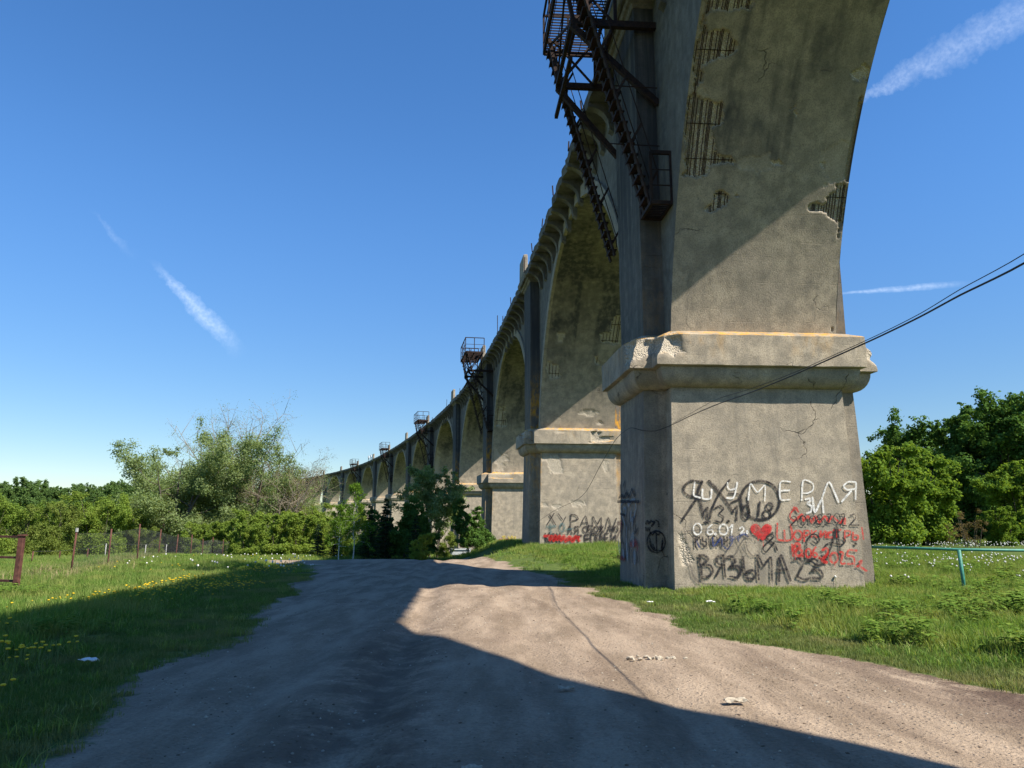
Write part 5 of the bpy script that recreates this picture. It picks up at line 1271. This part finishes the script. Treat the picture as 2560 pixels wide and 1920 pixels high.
# ------------------------------------------------------------------ grass, weeds and dandelions
M['grass'] = leafmat('grass_blades', (0.096, 0.185, 0.036), (0.220, 0.334, 0.074), (0.369, 0.369, 0.152), 0.4, field=((0.30, 0.31, 0.10), (0.10, 0.17, 0.05)))
M['grass_s'] = leafmat('short_grass_blades', (0.085, 0.149, 0.038), (0.177, 0.245, 0.069), (0.321, 0.288, 0.141), 0.35, field=((0.27, 0.25, 0.12), (0.10, 0.15, 0.05)))
M['straw'] = leafmat('dry_grass', (0.25, 0.21, 0.11), (0.40, 0.34, 0.19), None, 0.3)
M['weed'] = leafmat('broad_weed_leaves', (0.094, 0.178, 0.034), (0.189, 0.287, 0.055), (0.264, 0.338, 0.068), 0.4)
M['yellow'] = plain('dandelion_yellow', (0.75, 0.50, 0.015), .7, .2, 40)
M['puff'] = plain('dandelion_seed', (0.72, 0.71, 0.66), .8, .15, 40)
M['stem'] = plain('flower_stem', (0.13, 0.19, 0.05), .7, .2)
HID = bpy.data.collections.new('scatter_sources')      # not linked to the scene: only instanced
def hidden(name, me):
    o = bpy.data.objects.new(name, me); return o
def tuft(name, seed, n, h, w, rad, mat, bend=.5):
    rng = np.random.default_rng(seed); V, Fc, Tn = [], [], []
    for k in range(n):
        a = rng.random() * 6.283; r = rad * math.sqrt(rng.random()); p = np.array([r * math.cos(a), r * math.sin(a), -.01]); L = h * rng.uniform(.45, 1.15); az = rng.random() * 6.283; b = bend * rng.uniform(.2, 1.2)
        d = np.array([math.cos(az), math.sin(az), 0]); s = np.array([-d[1], d[0], 0]) * w * rng.uniform(.6, 1.2); o = len(V)
        q1 = p + d * L * .18 * b + np.array([0, 0, L * .5]); q2 = p + d * L * .55 * b + np.array([0, 0, L * (.92 - .25 * b)])
        V += [p - s * .5, p + s * .5, q1 + s * .42, q1 - s * .42, q2 + s * .08, q2 - s * .08]; Fc += [(o, o + 1, o + 2, o + 3), (o + 3, o + 2, o + 4, o + 5)]; Tn += [rng.random()] * 6
    return hidden(name, quad_mesh(name, np.array(V), np.array(Fc), np.array(Tn), M[mat]))
def weed(name, seed, n, h, lw, mat):
    rng = np.random.default_rng(seed); V, Fc, Tn = [], [], []
    for k in range(n):
        az = rng.random() * 6.283; d = np.array([math.cos(az), math.sin(az), 0]); z = h * rng.random() ** .8; L = lw * rng.uniform(.7, 1.4); p = d * .03 + np.array([0, 0, z]); s = np.array([-d[1], d[0], 0]) * L * .28; o = len(V); up = rng.uniform(-.1, .6)
        q1 = p + d * L * .5 + np.array([0, 0, L * .3 * up]); q2 = p + d * L + np.array([0, 0, L * (.25 * up - .12)])
        V += [p - s * .2, p + s * .2, q1 + s, q1 - s, q2 + s * .1, q2 - s * .1]; Fc += [(o, o + 1, o + 2, o + 3), (o + 3, o + 2, o + 4, o + 5)]; Tn += [rng.random()] * 6
    return hidden(name, quad_mesh(name, np.array(V), np.array(Fc), np.array(Tn), M[mat]))
def flower(name, mat, r, h, ball):
    mb = MB(); mb.tube([(0, 0, 0), (.01, 0, h * .5), (0, .01, h)], .004, 4, False); ns = len(mb.f)
    bm = bmesh.new(); bmesh.ops.create_icosphere(bm, subdivisions=1, radius=r)
    for v in bm.verts: v.co.z *= (1 if ball else .45)
    o = len(mb.v); bm.verts.index_update(); mb.add([v.co + Vector((0, 0, h)) for v in bm.verts], [tuple(v.index for v in f.verts) for f in bm.faces]); bm.free()
    me = bpy.data.meshes.new(name); me.from_pydata(mb.v, [], mb.f); me.materials.append(M['stem']); me.materials.append(M[mat])
    for k, p in enumerate(me.polygons): p.material_index = 0 if k < ns else 1
    return hidden(name, me)
def scatter(name, sources, pts, scl, label=None):
    """one 'stuff' object: instances of the source meshes on points"""
    col = bpy.data.collections.new(name + '_sources')
    for s in sources: col.objects.link(s)
    me = bpy.data.meshes.new(name); me.from_pydata([tuple(p) for p in pts], [], [])
    at = me.attributes.new('scl', 'FLOAT_VECTOR', 'POINT'); at.data.foreach_set('vector', np.asarray(scl, np.float32).ravel())
    rt = np.zeros((len(pts), 3), np.float32); rt[:, 2] = RNG.random(len(pts)) * 6.283; rt[:, :2] = RNG.normal(size=(len(pts), 2)) * .08
    ar = me.attributes.new('rot', 'FLOAT_VECTOR', 'POINT'); ar.data.foreach_set('vector', rt.ravel())
    o = bpy.data.objects.new(name, me); COL.objects.link(o); o['kind'] = 'stuff'
    if label: o['label'] = label
    ng = bpy.data.node_groups.new(name + '_scatter', 'GeometryNodeTree')
    ng.interface.new_socket('Geometry', in_out='INPUT', socket_type='NodeSocketGeometry'); ng.interface.new_socket('Geometry', in_out='OUTPUT', socket_type='NodeSocketGeometry')
    N, L = ng.nodes.new, ng.links.new
    gi, go, ip, ci = N('NodeGroupInput'), N('NodeGroupOutput'), N('GeometryNodeInstanceOnPoints'), N('GeometryNodeCollectionInfo')
    ci.inputs['Collection'].default_value = col; ci.inputs['Separate Children'].default_value = True; ci.inputs['Reset Children'].default_value = True
    a1, a2 = N('GeometryNodeInputNamedAttribute'), N('GeometryNodeInputNamedAttribute')
    for a, nm in ((a1, 'scl'), (a2, 'rot')): a.data_type = 'FLOAT_VECTOR'; a.inputs['Name'].default_value = nm
    er = N('FunctionNodeEulerToRotation'); rv = N('FunctionNodeRandomValue'); rv.data_type = 'INT'
    mn = [s for s in rv.inputs if s.name == 'Min' and s.type == 'INT'][0]; mx = [s for s in rv.inputs if s.name == 'Max' and s.type == 'INT'][0]; mn.default_value = 0; mx.default_value = len(sources) - 1
    ro = [s for s in rv.outputs if s.type == 'INT'][0]
    L(gi.outputs[0], ip.inputs['Points']); L(ci.outputs[0], ip.inputs['Instance']); ip.inputs['Pick Instance'].default_value = True
    L(ro, ip.inputs['Instance Index']); L(a2.outputs[0], er.inputs[0]); L(er.outputs[0], ip.inputs['Rotation']); L(a1.outputs[0], ip.inputs['Scale'])
    L(ip.outputs[0], go.inputs[0])
    md = o.modifiers.new('scatter', 'NODES'); md.node_group = ng
    return o
def sample(n, x0, x1, y0, y1, dens):
    """random ground points kept with probability dens(x, y), thinned towards the distance"""
    y = y0 + (y1 - y0) * RNG.random(n); x = x0 + (x1 - x0) * RNG.random(n)
    px = proj(np.stack([x, y, 0 * x], 1)); keep = (RNG.random(n) < dens(x, y)) & (px[:, 0] > -140) & (px[:, 0] < 2700)
    for (ax, ay, th) in PIER[2:6]:      # not inside the piers
        al = -(x - ax) * math.sin(th) + (y - ay) * math.cos(th); lf = -(x - ax) * math.cos(th) - (y - ay) * math.sin(th)
        keep &= ~(((np.abs(al) < T + .18) & (np.abs(lf) < B + .22)) | ((np.abs(al) < TP + .13) & (np.abs(lf) < A + .22)))
    x, y = x[keep], y[keep]; return x, y
def verge(x, y):
    """0 on trodden turf beside the road, 1 in the uncut grass"""
    l = sstep(1.3, 3.4, road_l(y) - x); r = sstep(1.1, 3.0, x - road_r(y)); return np.maximum(l, r)
shorts = [tuft('short_tuft', 30 + k, 26, .085, .006, .085, 'grass_s', .8) for k in range(3)]
talls = [tuft('tall_tuft', 40 + k, 30, .30, .010, .13, 'grass', .8) for k in range(3)]
straws = [tuft('straw_tuft', 50 + k, 16, .55, .008, .16, 'straw', .9) for k in range(2)]
weeds = [weed('weed', 60 + k, 30, .34, .11, 'weed') for k in range(3)]
nd = lambda x, y: (1 - sstep(.12, .72, dirt_mask(x, y)))
def lay(name, src, x, y, lo, hi, lab, hmul=None):
    s = RNG.uniform(lo, hi, len(x)); hz = s * (hmul if hmul is not None else 1)
    scatter(name, src, np.stack([x, y, ground_z(x, y)], 1), np.stack([s, s, hz], 1), lab)
x, y = sample(150000, -20, 14, 3, 27, lambda x, y: nd(x, y) * (1 - .75 * verge(x, y)) * np.clip(14 / (y + 2), .25, 1))
lay('short_turf', shorts, x, y, .7, 1.3, 'short trodden turf along both road edges')
x, y = sample(190000, -34, 22, 5, 62, lambda x, y: nd(x, y) * (.06 + .94 * verge(x, y)) * np.clip(16 / (y + 2), .28, 1))
far = 1 + sstep(20, 60, y) * .9
h = (.55 + .75 * fnoise(np.stack([x, y, 0 * x], 1), .35, 3)) * (.55 + .45 * sstep(.2, 1, verge(x, y)))
s = RNG.uniform(.75, 1.25, len(x)) * far
h = h * (1 - .45 * np.exp(-((np.hypot(x - PIER[2][0], y - 18.6)) / 3.2) ** 2))
scatter('meadow_grass', talls, np.stack([x, y, ground_z(x, y)], 1), np.stack([s, s, s * h / np.sqrt(far)], 1), 'uncut green meadow grass')
x, y = sample(26000, -70, 45, 55, 120, lambda x, y: nd(x, y))
s = RNG.uniform(2.2, 3.4, len(x)); scatter('far_meadow_grass', talls, np.stack([x, y, ground_z(x, y)], 1), np.stack([s, s, s * .45], 1), 'distant meadow grass')
fl = lambda x, y: np.exp(-((x + 16 + (y - 27) * .24) / 1.3) ** 2)
x, y = sample(9000, -40, -10, 20, 60, lambda x, y: fl(x, y) * .8)
lay('dry_grass', straws, x, y, .7, 1.2, 'dry straw-coloured grass along the fence')
wd = lambda x, y: nd(x, y) * sstep(1.5, 2.6, x - road_r(y)) * sstep(.42, .70, fnoise(np.stack([x, y, 0 * x], 1), .9, 4)) * (y < 36) * (.25 + .6 * sstep(17.5, 14, y)) * (1 - (x < 10) * (y > 16.2) * (y < 19.6))
x, y = sample(16000, 1, 18, 6, 36, wd)
lay('broad_weeds', weeds, x, y, .4, 1.25, 'leafy broad weeds around the pier foot')
x, y = sample(9000, -30, -4, 9, 45, lambda x, y: nd(x, y) * verge(x, y) * sstep(.60, .72, fnoise(np.stack([x, y, 0 * x], 1), .4, 3)))
lay('meadow_weeds', weeds, x, y, .6, 1.0, 'leafy weeds in the left meadow')
dandy = flower('dandelion', 'yellow', .024, .20, False); puff = flower('seed_head', 'puff', .028, .26, True)
x, y = sample(9000, -9.5, -3, 5.5, 34, lambda x, y: nd(x, y) * sstep(.42, .70, fnoise(np.stack([x, y, 0 * x + 9], 1), .45, 3)) * sstep(.5, 1.2, road_l(y) - x) * .55)
lay('yellow_dandelions', [dandy], x, y, .8, 1.4, 'yellow dandelions flowering in the left verge')
x, y = sample(1500, -20, -6, 26, 52, lambda x, y: nd(x, y) * .3 * sstep(-20, -9, x))
lay('pale_dandelions', [dandy, puff], x, y, 1.0, 1.5, 'mixed dandelion heads farther along the meadow')
x, y = sample(7000, 6, 34, 15, 54, lambda x, y: sstep(16, 34, y) * sstep(.36, .6, fnoise(np.stack([x, y, 0 * x + 4], 1), .25, 3)) * .4 + .006)
lay('seed_heads', [puff], x, y, .8, 1.3, 'white dandelion seed heads in the right meadow')
# gravel and clods on the road
peb = []
for k in range(4):
    me = stone_mesh('pebble', .016, 100 + k); me.materials.append(M['stone'] if k < 2 else plain('brown_clod', (.16, .115, .08), .95, .4, 30)); peb.append(hidden('pebble', me))
x, y = sample(26000, -6, 8, 3, 30, lambda x, y: dirt_mask(x, y) * np.clip(9 / (y + 2), .1, 1) * (.25 + sstep(.45, .65, fnoise(np.stack([x, y, 0 * x], 1), .6, 3))))
s = .12 + 1.15 * RNG.random(len(x)) ** 2.6; scatter('road_gravel', peb, np.stack([x, y, ground_z(x, y)], 1), np.stack([s, s * RNG.uniform(.6, 1.2, len(x)), s], 1), 'loose gravel and clods on the road')
